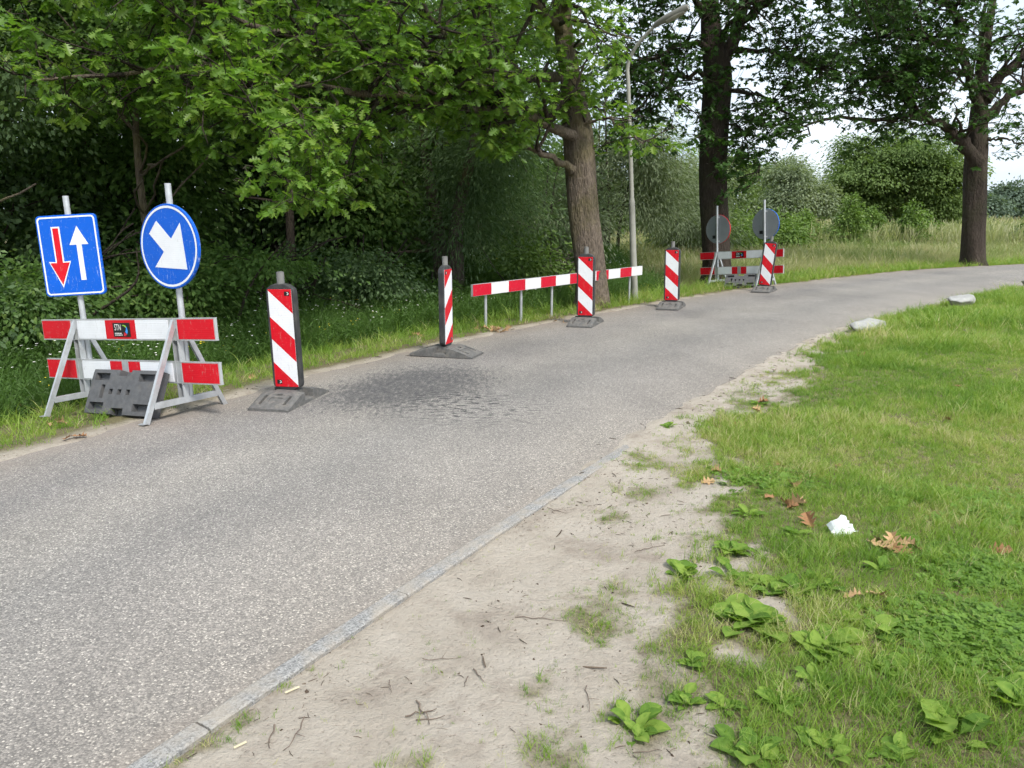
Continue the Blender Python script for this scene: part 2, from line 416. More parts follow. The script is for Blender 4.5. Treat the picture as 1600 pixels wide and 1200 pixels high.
# road sheet with a slight crown
nr = len(LEFT); na = 15; W = np.linspace(0, 1, na)
Lr = spline([p for p in LEFT[::6]], 400); Rr = spline([p for p in RIGHT[::6]], 400)
wob = (fbm(np.arange(400) * .9, np.zeros(400), .35) - .5) * .16
nrm = Rr - Lr; nrm /= np.linalg.norm(nrm, axis=1)[:, None]
Lr = Lr + nrm * wob[:, None] * .8
Rr0 = Rr.copy(); Rr = Rr + nrm * (np.roll(wob, 57) * .9 * np.clip((Rr[:, 1] - 4.4) / .8, 0, 1))[:, None]
V = []; ac = []
for i in range(400):
    for w in W:
        p = Lr[i] * (1 - w) + Rr[i] * w
        V.append((p[0], p[1], -.004 + .03 * 4 * w * (1 - w) * .6)); ac.append(w)
idx = np.arange(400 * na).reshape(400, na)
q = np.stack([idx[:-1, :-1], idx[:-1, 1:], idx[1:, 1:], idx[1:, :-1]], -1).reshape(-1, 4)
me = bpy.data.meshes.new('road'); np_mesh(me, np.array(V), q); attr(me, 'across', ac)
me.polygons.foreach_set('use_smooth', np.ones(len(q), bool))
m, t, b = new_mat('worn_chip_asphalt')
tcn = N(t, 'ShaderNodeTexCoord'); ov = tcn.outputs['Object']
vo = N(t, 'ShaderNodeTexVoronoi', Scale=150.0, Randomness=1.0); t.links.new(ov, vo.inputs['Vector'])
sepc = N(t, 'ShaderNodeSeparateColor'); t.links.new(vo.outputs['Color'], sepc.inputs[0])
chips = ramp(t, sepc.outputs[0], [(0, (.15, .148, .145)), (.3, (.225, .22, .213)), (.6, (.285, .276, .265)), (.9, (.36, .348, .33)), (1, (.60, .58, .54))])
gap = ramp(t, vo.outputs['Distance'], [(.45, (0, 0, 0)), (.75, (.6,) * 3)])
cc = mixc(t, gap, chips, (.155, .151, .147))
tone = ramp(t, noise(t, .8, 6, .6), [(.3, (.86, .845, .83)), (.7, (1.12, 1.095, 1.065))])
cc = mixc(t, 1.0, cc, tone, 'MULTIPLY')
aw = N(t, 'ShaderNodeAttribute'); aw.attribute_name = 'across'
wh = ramp(t, aw.outputs['Fac'], [(0, (.98, .94, .90)), (.14, (1.0, .97, .95)), (.26, (.88, .87, .88)), (.42, (1.04, 1.02, 1.0)), (.62, (.92, .91, .91)), (.8, (1.03, 1.0, .98)), (1, (1.1, 1.05, 1.0))])
cc = mixc(t, 1.0, cc, wh, 'MULTIPLY')
mpc = N(t, 'ShaderNodeMapping'); mpc.inputs['Rotation'].default_value = (0, 0, R(-30)); mpc.inputs['Scale'].default_value = (.55, .22, 1)
wv = N(t, 'ShaderNodeVectorMath'); wv.operation = 'MULTIPLY_ADD'; wv.inputs[1].default_value = (.5, .5, 0)
t.links.new(noise(t, 1.1, 6, .6, None, 'Color'), wv.inputs[0]); t.links.new(ov, wv.inputs[2]); t.links.new(wv.outputs[0], mpc.inputs['Vector'])
pt = ramp(t, noise(t, 1.0, 5, .6, mpc.outputs['Vector']), [(.35, (.86, .86, .87)), (.5, (1, 1, 1)), (.68, (1.1, 1.09, 1.07))])
cc = mixc(t, 1.0, cc, pt, 'MULTIPLY')
# reddish dust and grit blown to the verges
n4 = noise(t, 5, 6, .65)
du = ramp(t, aw.outputs['Fac'], [(0, (1, 1, 1)), (.05, (.55,) * 3), (.13, (.0,) * 3), (.96, (0, 0, 0)), (1, (.5,) * 3)])
du = mixc(t, 1.0, du, ramp(t, n4, [(.35, (.25,) * 3), (.65, (1, 1, 1))]), 'MULTIPLY')
cc = mixc(t, du, cc, (.27, .23, .195))
# spilled oil / scuffed bitumen beside the second beacon
def spot(cx, cy, rx, ry, rot):
    mpn = N(t, 'ShaderNodeMapping'); mpn.vector_type = 'TEXTURE'
    mpn.inputs['Location'].default_value = (cx, cy, 0); mpn.inputs['Rotation'].default_value = (0, 0, rot); mpn.inputs['Scale'].default_value = (rx, ry, 1)
    t.links.new(ov, mpn.inputs['Vector'])
    sx = N(t, 'ShaderNodeSeparateXYZ'); t.links.new(mpn.outputs['Vector'], sx.inputs[0])
    cb = N(t, 'ShaderNodeCombineXYZ'); t.links.new(sx.outputs[0], cb.inputs[0]); t.links.new(sx.outputs[1], cb.inputs[1])
    ln = N(t, 'ShaderNodeVectorMath'); ln.operation = 'LENGTH'; t.links.new(cb.outputs[0], ln.inputs[0])
    return ramp(t, ln.outputs['Value'], [(.30, (1, 1, 1)), (1.0, (0, 0, 0))])
s1 = spot(-.92, 6.75, 1.15, 1.75, -.5)
mps = N(t, 'ShaderNodeMapping'); mps.inputs['Rotation'].default_value = (0, 0, R(32)); mps.inputs['Scale'].default_value = (9, 3.2, 1); t.links.new(ov, mps.inputs['Vector'])
am = N(t, 'ShaderNodeMath'); am.operation = 'MULTIPLY_ADD'; am.inputs[1].default_value = .30
t.links.new(s1, am.inputs[0]); t.links.new(noise(t, 2.6, 9, .8, mps.outputs['Vector']), am.inputs[2])
st = ramp(t, am.outputs[0], [(.66, (0, 0, 0)), (.75, (.55,) * 3), (.90, (.85,) * 3)])
cc = mixc(t, st, cc, (.055, .056, .062))
s2 = spot(-.45, 6.05, 1.0, .75, -.3)
mpz = N(t, 'ShaderNodeMapping'); mpz.inputs['Rotation'].default_value = (0, 0, R(-18)); mpz.inputs['Scale'].default_value = (7, 20, 1); t.links.new(ov, mpz.inputs['Vector'])
sm2 = ramp(t, noise(t, 1.5, 4, .6, mpz.outputs['Vector']), [(.545, (0, 0, 0)), (.575, (1, 1, 1))])
cc = mixc(t, mixc(t, 1.0, s2, sm2, 'MULTIPLY'), cc, (.04, .04, .045))
t.links.new(cc, b.inputs['Base Color']); b.inputs['Roughness'].default_value = .85; b.inputs['Specular IOR Level'].default_value = .25
inv = N(t, 'ShaderNodeMath'); inv.operation = 'SUBTRACT'; inv.inputs[0].default_value = 1; t.links.new(vo.outputs['Distance'], inv.inputs[1])
bump(t, b, inv.outputs[0], .6, .006)
me.materials.append(m)
road = bpy.data.objects.new('road', me); col.objects.link(road); tag(road, kind='structure')

# concrete edging along the right side of the road, stone by stone
m_edge, t, b = new_mat('concrete_edging')
vo = N(t, 'ShaderNodeTexVoronoi', Scale=170.0); t.links.new(N(t, 'ShaderNodeTexCoord').outputs['Object'], vo.inputs['Vector'])
sepc = N(t, 'ShaderNodeSeparateColor'); t.links.new(vo.outputs['Color'], sepc.inputs[0])
c1 = ramp(t, sepc.outputs[0], [(0, (.13, .13, .13)), (.4, (.225, .223, .22)), (1, (.34, .335, .325))])
c1 = mixc(t, ramp(t, noise(t, 6, 6, .65), [(.42, (0, 0, 0)), (.62, (.7,) * 3)]), c1, (.33, .29, .24))
t.links.new(c1, b.inputs['Base Color']); b.inputs['Roughness'].default_value = .9; bump(t, b, vo.outputs['Distance'], .5, .004)
edging = empty('road_edging', (0, 0, 0)); tag(edging, kind='structure')
er = Rr0; cum = np.concatenate([[0], np.cumsum(np.linalg.norm(np.diff(er, axis=0), axis=1))])
def on_edge(s): return np.array([np.interp(s, cum, er[:, 0]), np.interp(s, cum, er[:, 1])])
s0 = cum[np.argmin(np.hypot(er[:, 0] + 3.5, er[:, 1] + 2.2))]
for k in range(10):
    a0, a1 = on_edge(s0 + k * .98 + .004), on_edge(s0 + (k + 1) * .98 - .004)
    d = (a1 - a0) / np.linalg.norm(a1 - a0); nn = np.array([d[1], -d[0]])
    mb = MB(); sink = -.002 - .0032 * max(0, k - 5)
    pr = []
    for e in (a0, a1):
        for (o_, zz) in ((-.018, -.06), (-.018, .006), (-.008, .011), (.048, .011), (.058, .006), (.058, -.06)):
            p = e + nn * (o_ + rng.normal(0, .0015)); pr.append((p[0], p[1], zz + sink))
    fs = [(i, i + 1, i + 7, i + 6) for i in range(5)] + [(5, 4, 3, 2, 1, 0), (6, 7, 8, 9, 10, 11)]
    mb.add(pr, fs); mb.build('edging_stone', m_edge, edging)

# ------------------------------------------------------------------ barricades, signs, beacons, rail, lamp
def text_mesh(txt, size):
    c = bpy.data.curves.new('lettering', 'FONT'); c.body = txt; c.size = size; c.align_x = 'LEFT'
    o = bpy.data.objects.new('lettering', c); me = bpy.data.meshes.new_from_object(o)
    bpy.data.objects.remove(o); return me
def barricade(loc, yaw, tilt, lean, label):
    root = empty('barricade', loc, (R(lean), R(tilt), R(yaw)))
    tag(root, label, 'barrier', 'striped A-frame barricades')
    for sx in (-.6, .6):
        for sy in (-1, 1):
            mb = MB()
            apex, foot = (sx, sy * .022, .745), (sx + .005, sy * .375, .0)
            mb.bar(apex, foot, .046, .006); mb.bar((sx + .021, sy * .022, .745), (sx + .026, sy * .375, .0), .006, .04)
            mb.box((sx, sy * .378, .003), (.055, .06, .006))
            mb.build('leg', M['galv'], root)
        mb = MB(); mb.box((sx + .03, 0, .118), (.006, .60, .042)); mb.box((sx + .012, 0, .140), (.034, .60, .005)); mb.build('crossbar', M['galv'], root)
        mb = MB(); mb.box((sx - .028, -.004, .435), (.008, .05, .64)); mb.box((sx + .028, -.004, .435), (.008, .05, .64)); mb.box((sx, .022, .435), (.05, .006, .64))
        mb.build('upright', M['galv'], root)
    for k, zc in enumerate((.670, .335)):
        mb = MB(); mb.box((0, -.012, zc), (2.08, .026, .162)); mb.box((0, -.012, zc + .083), (2.08, .032, .006)); mb.box((0, -.012, zc - .083), (2.08, .032, .006))
        bd = mb.build('board', M['alu'], root)
        spans = [('red', -1.03, -.655), ('white', -.56, -.20), ('red', -.20, .165), ('white', .165, .54), ('red', .645, 1.03)]
        if k == 1: spans[2:3] = [('red', -.20, -.06), ('red', .025, .165)]
        for c, x0, x1 in spans:
            for sd in (-1, 1):
                mb = MB(); yy = -.012 + sd * .0155
                mb.box(((x0 + x1) / 2, yy, zc), (x1 - x0 - .003, .005, .15)); mb.build('reflective_panel', M[c], bd)
        if k == 1:
            mb = MB(); mb.box((-.018, -.012, zc), (.07, .034, .158)); mb.build('clamp', M['galv'], bd)
    mb = MB(); mb.box((.0, -.0315, .668), (.205, .002, .112)); st = mb.build('sticker', M['sticker'], root)
    tag(st, 'black sticker with white STN lettering')
    me = text_mesh('STN', .072); me.materials.append(M['print_white'])
    lt = bpy.data.objects.new('lettering', me); col.objects.link(lt); lt.parent = st
    lt.rotation_euler = (R(90), 0, 0); lt.location = (-.085, -.0335, .664); lt.scale = (.62, 1, 1)
    for zz, w in ((.640, .085), (.626, .095)):
        mb = MB(); xx = -.084
        for q_ in range(6):
            ww = w / 7 * random.uniform(.7, 1.1); mb.box((xx + ww / 2, -.0332, zz), (ww, .0008, .007)); xx += w / 6
        mb.build('small_print', M['print_white'], st)
    def arc(a0, a1, r0, r1, mat):
        mb = MB(); n = 10; aa = np.linspace(R(a0), R(a1), n)
        th = np.sin(np.linspace(.25, 1.0, n) * np.pi / 2)
        vs_ = [(.028 + np.cos(A) * r1, -.0334, .662 + np.sin(A) * r1) for A in aa] + [(.028 + np.cos(A) * (r1 - (r1 - r0) * th[i]), -.0334, .662 + np.sin(A) * (r1 - (r1 - r0) * th[i])) for i, A in enumerate(aa)]
        mb.add(vs_, [(i + 1, i, i + n, i + n + 1) for i in range(n - 1)]); mb.build('swirl', mat, st)
    arc(110, 42, .032, .046, M['print_green']); arc(40, -38, .018, .046, M['print_blue']); arc(-42, -100, .012, .044, M['print_red'])
    return root
def disc(mb, r, y, cx=0, cz=0, n=48, r2=None):
    a = np.linspace(0, 2 * np.pi, n, endpoint=False)
    if r2 is None: mb.prism([(cx + r * np.cos(q), cz + r * np.sin(q)) for q in a], y, y + .0012)
    else:
        vs_ = [(cx + r * np.cos(q), y, cz + r * np.sin(q)) for q in a] + [(cx + r2 * np.cos(q), y, cz + r2 * np.sin(q)) for q in a]
        mb.add(vs_, [(i, (i + 1) % n, (i + 1) % n + n, i + n) for i in range(n)])
def rrect(w, h, r, n=5):
    o = []
    for cx, cz, a0 in ((w / 2 - r, h / 2 - r, 0), (-w / 2 + r, h / 2 - r, 90), (-w / 2 + r, -h / 2 + r, 180), (w / 2 - r, -h / 2 + r, 270)):
        for k in range(n): A = R(a0 + 90 * k / (n - 1)); o.append((cx + r * math.cos(A), cz + r * math.sin(A)))
    return o
def ring(mb, oa, ob, y):
    n = len(oa); mb.add([(x, y, z) for x, z in oa] + [(x, y, z) for x, z in ob], [(i, (i + 1) % n, (i + 1) % n + n, i + n) for i in range(n)])
def sign(kind, label, loc, yaw, tilt, lean, zc, plate_yaw=0, back=False, pole_top=1.76, edge='blue', bottom=.14):
    root = empty('traffic_sign', loc, (R(lean), R(tilt), R(yaw))); tag(root, label, 'traffic sign')
    mb = MB(); mb.tube([(0, 0, bottom), (0, 0, pole_top)], .024, 14); mb.tube([(0, 0, pole_top - .002), (0, 0, pole_top + .008)], .0245, 14)
    mb.build('pole', M['galv'], root)
    q = Matrix.Rotation(R(plate_yaw), 4, 'Z')
    plate = MB()
    if kind == 'round':
        plate.prism([(.318 * math.cos(A), zc + .318 * math.sin(A)) for A in np.linspace(0, 2 * np.pi, 48, endpoint=False)], -.052, -.030)
    else:
        plate.prism([(x_, zc + z_) for x_, z_ in rrect(.50, .66, .035)], -.052, -.030)
    po = plate.build('plate', M['blue'] if edge == 'blue' else M['red'], root, .004)
    bk = MB()
    if kind == 'round': disc(bk, .3145, -.0292, 0, zc)
    else: bk.prism([(x_, zc + z_) for x_, z_ in rrect(.47, .63, .03)], -.0292, -.028)
    bk.build('sign_back', M['sign_back'], po)
    yf = -.0534
    if kind == 'round':
        mb = MB(); disc(mb, .303, yf, 0, zc, 48, .286); mb.build('border', M['white'], po)
        # arrow to the lower right
        a = [(-.045, .225), (.045, .225), (.045, .02), (.165, .075), (.165, .03), (0, -.245), (-.165, .03), (-.165, .075), (-.045, .02)]
        a = [(-.066, .215), (.066, .215), (.066, .015), (.225, .015), (0, -.25), (-.225, .015), (-.066, .015)]
        th = R(45); a = [(x_ * math.cos(th) - z_ * math.sin(th), zc + x_ * math.sin(th) + z_ * math.cos(th)) for x_, z_ in a]
        mb = MB(); mb.prism(a, yf, yf + .001); mb.build('arrow', M['white'], po)
        if edge == 'red': pass
    else:
        mb = MB(); ring(mb, [(x_, zc + z_) for x_, z_ in rrect(.475, .635, .03)], [(x_, zc + z_) for x_, z_ in rrect(.45, .61, .022)], yf); mb.build('border', M['white'], po)
        up = lambda cx, w, hw, z0, z1, hz: [(cx - w, z0), (cx + w, z0), (cx + w, hz), (cx + hw, hz), (cx, z1), (cx - hw, hz), (cx - w, hz)]
        mb = MB(); mb.prism([(x_, zc + z_) for x_, z_ in up(.082, .021, .078, -.205, .235, .085)], yf, yf + .001)
        mb.build('up_arrow', M['white'], po)
        dn = lambda g: [(-.095 + s * (w + g), zc - z_) for s, w, z_ in ((-1, .024, -.225 - g), (-1, .024, .055 - g * .6), (-1, .080, .055 - g), (0, 0, .235 + g * 2.2), (1, .080, .055 - g), (1, .024, .055 - g * .6), (1, .024, -.225 - g))]
        mb = MB(); mb.prism([(-.095 if s == 3 else x_, z_) for s, (x_, z_) in enumerate(dn(.012))], yf, yf + .001); mb.build('arrow_outline', M['white'], po)
        mb = MB(); mb.prism([(-.095 if s == 3 else x_, z_) for s, (x_, z_) in enumerate(dn(0))], yf - .0014, yf - .0004); mb.build('down_arrow', M['red'], po)
    for zz in (zc + .26, zc - .26):
        mb = MB(); mb.box((0, -.026, zz), (.09, .006, .03)); mb.tube([(0, 0, zz - .014), (0, 0, zz + .014)], .029, 12); mb.build('bracket', M['galv'], root)
    if back:
        mb = MB(); mb.box((.10, -.0262, zc - .165), (.085, .002, .07)); mb.build('sticker', M['sticker'], root)
    if plate_yaw:
        for o_ in (po,): o_.rotation_euler = (0, 0, R(plate_yaw))
    return root
def foot_block(name, mat, parent=None):
    mb = MB()
    xs = [-.40, -.36, -.33, -.29, -.26, -.22, -.19, -.16, -.12, -.075, .075, .12, .16, .19, .22, .26, .29, .33, .36, .40]
    ys = [-.19, -.16, -.13, -.10, -.06, -.03, .03, .06, .10, .13, .16, .19]
    def h(x, y): return float(np.interp(abs(x), [0, .14, .40], [.108, .104, .022])) - .25 * max(0, abs(y) - .16)
    def rec(x, y):
        ax, ay = abs(x), abs(y)
        if ax < .075 and ay > .10: return .070
        if .19 < ax < .33 and .10 < ay < .13: return .028
        if .22 < ax < .29 and ay < .06: return .008
        if .16 < ax < .19 and ay < .03: return .03
        return 0
    mb.cells(xs, ys, h, rec); 
    mb.add([(-.4, -.19, 0), (.4, -.19, 0), (.4, .19, 0), (-.4, .19, 0)], [(3, 2, 1, 0)])
    return mb.build(name, mat, parent)
def ballast(name, mat):
    mb = MB(); e = 1e-4
    xs = sorted(set([-.38, -.34, -.30, .30, .34, .38, -.17, .17] + [round(c_ + q_, 3) for c_ in (-.22, -.12, -.02, .08) for q_ in (-.022, .022)] + [-.07, .07, .24]))
    ys = [-.18, -.15, -.13, -.09, -.055, -.022, .022, .055, .09, .13, .15, .18]
    def rec(x, y):
        ax, ay = abs(x), abs(y)
        for c_ in (-.22, -.12, -.02, .08):
            if abs(x - c_) < .02 and ay < .02: return .06
        if x < -.17 and x > -.30 and .022 < ay < .055 and abs(x + .22) < .022: return .06
        if .17 < ax < .34 and .09 < ay < .15: return .05
        if ax < .07 and ay > .13: return .07
        return 0
    mb.cells(xs, ys, lambda x, y: .095 - .10 * max(0, abs(x) - .34) - .15 * max(0, abs(y) - .15), rec)
    mb.add([(-.38, -.18, 0), (.38, -.18, 0), (.38, .18, 0), (-.38, .18, 0)], [(3, 2, 1, 0)])
    return mb.build(name, mat)
def beacon(loc, yaw, lean, hand, label, foot_yaw=0, lean_x=0):
    root = empty('guide_beacon', loc, (0, 0, R(yaw))); tag(root, label, 'beacon', 'striped guide beacons along the road')
    fb = foot_block('foot', M['rubber'], root); fb.rotation_euler = (0, 0, R(90 + foot_yaw)); fb.scale = (.92, .92, .95)
    piv = Matrix.Translation((0, 0, .09)) @ Euler((R(lean_x), R(lean), 0)).to_matrix().to_4x4() @ Matrix.Translation((0, 0, -.09))
    def fin(o): o.matrix_local = piv; return o
    ol = [(-.05, .085), (.05, .085), (.062, .10), (.118, .128), (.126, .15), (.126, .90), (.118, .935), (.07, .965), (.035, .975), (-.035, .975), (-.07, .965), (-.118, .935), (-.126, .90), (-.126, .15), (-.118, .128), (-.062, .10)]
    mb = MB(); mb.prism(ol, -.032, .032); fr = fin(mb.build('frame', M['black'], root, .009))
    mb = MB(); mb.tube([(0, 0, .965), (0, 0, 1.065)], .031, 16); mb.tube([(0, 0, 1.066), (0, 0, 1.068)], .024, 16); fin(mb.build('top_tube', M['tube'], root))
    x0, x1, z0, z1 = -.102, .102, .128, .930; hgt = z1 - z0
    for sd in (-1, 1):
        mb = MB(); mb.box((0, sd * .0335, (z0 + z1) / 2), (x1 - x0, .003, hgt)); pn = fin(mb.build('panel', M['white'], root))
        lines = [(.012, .245), (.28, .51), (.505, .74), (.745, .985)]
        fz = lambda f: z1 - f * hgt
        polys = [[(x0, fz(0)), (x0, fz(lines[0][0])), (x1, fz(lines[0][1])), (x1, fz(0))],
                 [(x0, fz(lines[1][0])), (x0, fz(lines[2][0])), (x1, fz(lines[2][1])), (x1, fz(lines[1][1]))],
                 [(x0, fz(lines[3][0])), (x0, fz(1)), (x1, fz(1)), (x1, fz(lines[3][1]))]]
        for pl in polys:
            pl = [(x_ * hand, z_) for x_, z_ in pl]
            ya = sd * .0356; mb = MB(); mb.prism(pl, min(ya, ya - .001 * sd), max(ya, ya - .001 * sd)); s_ = mb.build('red_stripe', M['red'], pn)
        for (xx, zz) in ((.062 * hand, .895), (-.062 * hand, .168)):
            mb = MB(); mb.box((xx, sd * .0366, zz), (.044, .0012, .034)); mb.build('sticker', M['sticker'], pn)
            mb = MB(); aa = np.linspace(R(-120), R(120), 9)
            mb.add([(xx + .006 + .011 * math.cos(A), sd * .0376, zz + .011 * math.sin(A)) for A in aa] + [(xx + .006 + .006 * math.cos(A), sd * .0376, zz + .006 * math.sin(A)) for A in aa], [(i, i + 1, i + 10, i + 9) for i in range(8)])
            mb.build('sticker_mark', M['print_white'], pn)
    return root

BY = math.degrees(math.atan2(-.54, 1.07))
barricade((-3.085, 6.09, -.045), BY, 4.0 * -1, -2.0, 'red and white A-frame barricade on the left verge, nearest the camera')
dx, dy = math.cos(R(BY)), math.sin(R(BY))
pl = lambda s, off: (-3.085 + dx * s - dy * off, 6.09 + dy * s + dx * off)
a = pl(-.57, .055); sign('rect', 'blue rectangular sign with red down arrow and white up arrow', (a[0], a[1], -.09), BY, -4.5, -1.5, 1.285, 27)
a = pl(.60, .055); sign('round', 'blue round sign with white arrow pointing down to the right', (a[0], a[1], -.01), BY, -3.5, -2.0, 1.30, 0)
blk = ballast('ballast_block', M['rubber_dark']); tag(blk, 'dark grey rubber ballast block tipped on edge against the near barricade', 'ballast block', 'rubber ballast blocks')
blk.location = (-3.03, 5.94, .125); blk.rotation_euler = (R(64), R(-4), R(BY + 1))

FY = math.degrees(math.atan2(-1.11, .75))
barricade((4.98, 16.8, -.035), FY + 6, -4.5, 0, 'red and white A-frame barricade at the far end, beside the dark oak trunk')
fx, fy = math.cos(R(FY + 6)), math.sin(R(FY + 6))
fp = lambda s, off: (4.98 + fx * s - fy * off, 16.8 + fy * s + fx * off)
a = fp(-.62, .03); o = sign('round', 'grey back of a red-rimmed round sign in front of the dark oak trunk', (a[0], a[1], -.1), FY + 6 + 180, 4, 0, 1.26, 0, True, 1.76, 'red')
a = fp(.58, .03); o = sign('round', 'grey back of a blue-rimmed round sign above the farthest beacon', (a[0], a[1], -.02), FY + 6 + 180, 5, 0, 1.31, 0, True, 1.80, 'blue')
blk2 = ballast('ballast_block', M['rubber_dark']); tag(blk2, 'dark rubber ballast block propped under the far barricade', 'ballast block', 'rubber ballast blocks')
blk2.scale = (.85, .85, .85); blk2.location = (4.87, 16.42, .075); blk2.rotation_euler = (R(48), R(-4), R(FY + 26))

beacon((-1.85, 6.22, .008), -12, -1.0, 1, 'nearest red and white beacon, its stripes falling to the right', 0)
beacon((-.72, 8.32, .012), 72, .0, -1, 'red and white beacon turned nearly edge-on, beside the dark stain on the road', 0)
beacon((1.03, 10.68, .008), -20, -.6, 1, 'red and white beacon standing in front of the low striped rail', 0)
beacon((2.61, 12.55, .01), -22, -1.2, 1, 'red and white beacon between the lamp post and the far barricade', 0)
beacon((4.98, 15.2, .012), -30, 4.5, 1, 'leaning red and white beacon in front of the far barricade', 0)

# low striped rail on posts
A0, B0 = np.array([-.55, 10.55]), np.array([2.38, 14.25])
RL = float(np.linalg.norm(B0 - A0)); ry = math.atan2(B0[1] - A0[1], B0[0] - A0[0])
rail = empty('striped_rail', (A0[0], A0[1], 0), (0, 0, ry)); tag(rail, 'low red and white striped rail on thin posts before the oak', 'rail')
mb = MB(); mb.box((RL / 2, 0, .488), (RL, .035, .165)); bd = mb.build('rail_board', M['alu'], rail)
for k in range(12):
    mb = MB(); w = RL / 12
    mb.box((w * (k + .5), -.0195, .488), (w - .004, .004, .156)); mb.build('painted_panel', M['red_rail' if k % 2 == 0 else 'white_rail'], bd)
for s in (.34, 1.16, 1.95, 2.74, 3.42, 4.38):
    mb = MB(); mb.tube([(s, .045, -.45), (s, .045, .55)], .021, 10); mb.build('post', M['galv'], rail)

# lamp post
lamp = empty('street_lamp', (2.32, 14.5, H(2.32, 14.5) - .02)); tag(lamp, 'tall pale street lamp leaning slightly left, between two oaks', 'street lamp')
mb = MB(); mb.tube([(0, 0, 0), (-.06, 0, .9), (-.118, 0, 1.83)], [.066, .060, .056], 14); mb.tube([(-.118, 0, 1.83), (-.12, 0, 1.90)], [.056, .044], 14, False); mb.build('lower_pole', M['lamp_pole'], lamp)
mb = MB(); arm = spline([(-.12, 0, 1.88), (-.18, 0, 2.8), (-.25, 0, 3.85), (-.27, 0, 4.18), (-.17, -.1, 4.45), (.03, -.25, 4.68), (.17, -.36, 4.80)], 30)
mb.tube(arm, np.linspace(.042, .026, 30), 12); mb.build('upper_pole', M['lamp_pole'], lamp)
mb = MB()
hp = [(.10, -.30, 4.75), (.16, -.35, 4.80), (.30, -.46, 4.86), (.55, -.66, 4.96), (.60, -.70, 4.98)]
mb.tube(hp, [.03, .05, .064, .064, .045], 12); hd = mb.build('lamp_head', M['lamp_head'], lamp)
mb = MB(); mb.tube([(.30, -.47, 4.815), (.42, -.565, 4.865), (.55, -.67, 4.92)], [.04, .052, .04], 10); mb.build('lamp_cover', M['lamp_glass'], hd)

# boulders along the inner bend
def boulder(loc, sx, sy, sz, rz, seed, label):
    r_ = np.random.default_rng(seed); import bmesh
    bm = bmesh.new(); bmesh.ops.create_icosphere(bm, subdivisions=4, radius=1)
    pl_ = [(Vector(r_.normal(0, 1, 3)).normalized(), r_.uniform(.55, .85)) for _ in range(13)]
    for v in bm.verts:
        p = v.co.copy()
        for n_, d_ in pl_:
            e = p.dot(n_) - d_
            if e > 0: p -= n_ * e * .97
        f = 1 + .06 * (vnoise(p.x + 5, p.y + p.z, 2.5) - .5) + .03 * (vnoise(p.x - p.z + 9, p.y, 7) - .5)
        p *= float(f); wedge = .55 + .45 * (p.x * .5 + .5)
        v.co = (p.x * sx, p.y * sy, p.z * sz * wedge)
    for f in bm.faces: f.smooth = True
    me_ = bpy.data.meshes.new('boulder'); bm.to_mesh(me_); bm.free(); me_.materials.append(M['boulder'])
    o_ = bpy.data.objects.new('boulder', me_); col.objects.link(o_); o_.location = loc; o_.rotation_euler = (0, 0, R(rz))
    return tag(o_, label, 'boulder', 'white boulders along the grass edge')
boulder((4.74, 10.12, .06), .40, .17, .165, 35, 3, 'white boulder half sunk in the grass edge, nearest of the boulders')
boulder((7.36, 12.6, .09), .35, .19, .20, 38, 8, 'white boulder farther along the grass edge, wedge shaped')
boulder((10.72, 15.95, .11), .28, .2, .2, 40, 12, 'white boulder at the right edge of the picture')

# ------------------------------------------------------------------ foliage tools
def unit(a): return a / (np.linalg.norm(a, axis=-1, keepdims=True) + 1e-9)
def leaf_template(half, fold=.12, droop=.12):
    """half: outline points (x along the leaf, y width) from stalk to tip -> verts, faces (two halves meeting at the midrib)"""
    h = np.array(half, float); n = len(h)
    v = [(x_, y_, y_ * fold - droop * x_ * x_) for x_, y_ in h] + [(x_, -y_, y_ * fold - droop * x_ * x_) for x_, y_ in h[1:-1]]
    f1 = list(range(n)); f2 = [0] + list(range(n, 2 * n - 2)) + [n - 1]
    return np.array(v), [f1[::-1], f2]
OAK = leaf_template([(0, 0), (.14, .04), (.19, .24), (.30, .07), (.38, .40), (.50, .09), (.62, .42), (.70, .10), (.84, .25), (1, 0)], .18, .22)
OAK_MID = leaf_template([(0, 0), (.25, .24), (.38, .10), (.62, .36), (.74, .12), (1, 0)], .18, .2)
OVAL = leaf_template([(0, 0), (.35, .26), (.7, .2), (1, 0)], .2, .15)
SLIM = leaf_template([(0, 0), (.5, .10), (1, 0)], .2, .1)
DIAM = (np.array([(0, 0, 0), (.5, -.28, .06), (1, 0, -.12), (.5, .28, .06)]), [[0, 1, 2, 3]])
def leaves(name, pos, dirv, nrm, size, tint, tmpl, mat, parent=None):
    tv, tf = tmpl; n = len(pos); k = len(tv)
    x = unit(dirv); zz = unit(nrm - x * (nrm * x).sum(1, keepdims=True)); y = np.cross(zz, x)
    V = pos[:, None, :] + size[:, None, None] * (tv[None, :, 0:1] * x[:, None] + tv[None, :, 1:2] * y[:, None] + tv[None, :, 2:3] * zz[:, None])
    flat = np.concatenate([np.array(f) for f in tf]); sz = np.array([len(f) for f in tf], np.int32)
    F = (flat[None] + (np.arange(n) * k)[:, None]).ravel(); S = np.tile(sz, n)
    me = bpy.data.meshes.new(name); np_mesh(me, V.reshape(-1, 3), F, S)
    attr(me, 'tint', np.repeat(np.clip(tint, 0, 1), k)); me.materials.append(mat)
    o = bpy.data.objects.new(name, me); col.objects.link(o)
    if parent: o.parent = parent
    return o
def rand_dirs(n, r, flat=1.0):
    d = r.normal(0, 1, (n, 3)); d[:, 2] *= flat; return unit(d)
def limb_tubes(mb, limbs, n=8):
    for pts, rad in limbs: mb.tube(pts, rad, n, True)
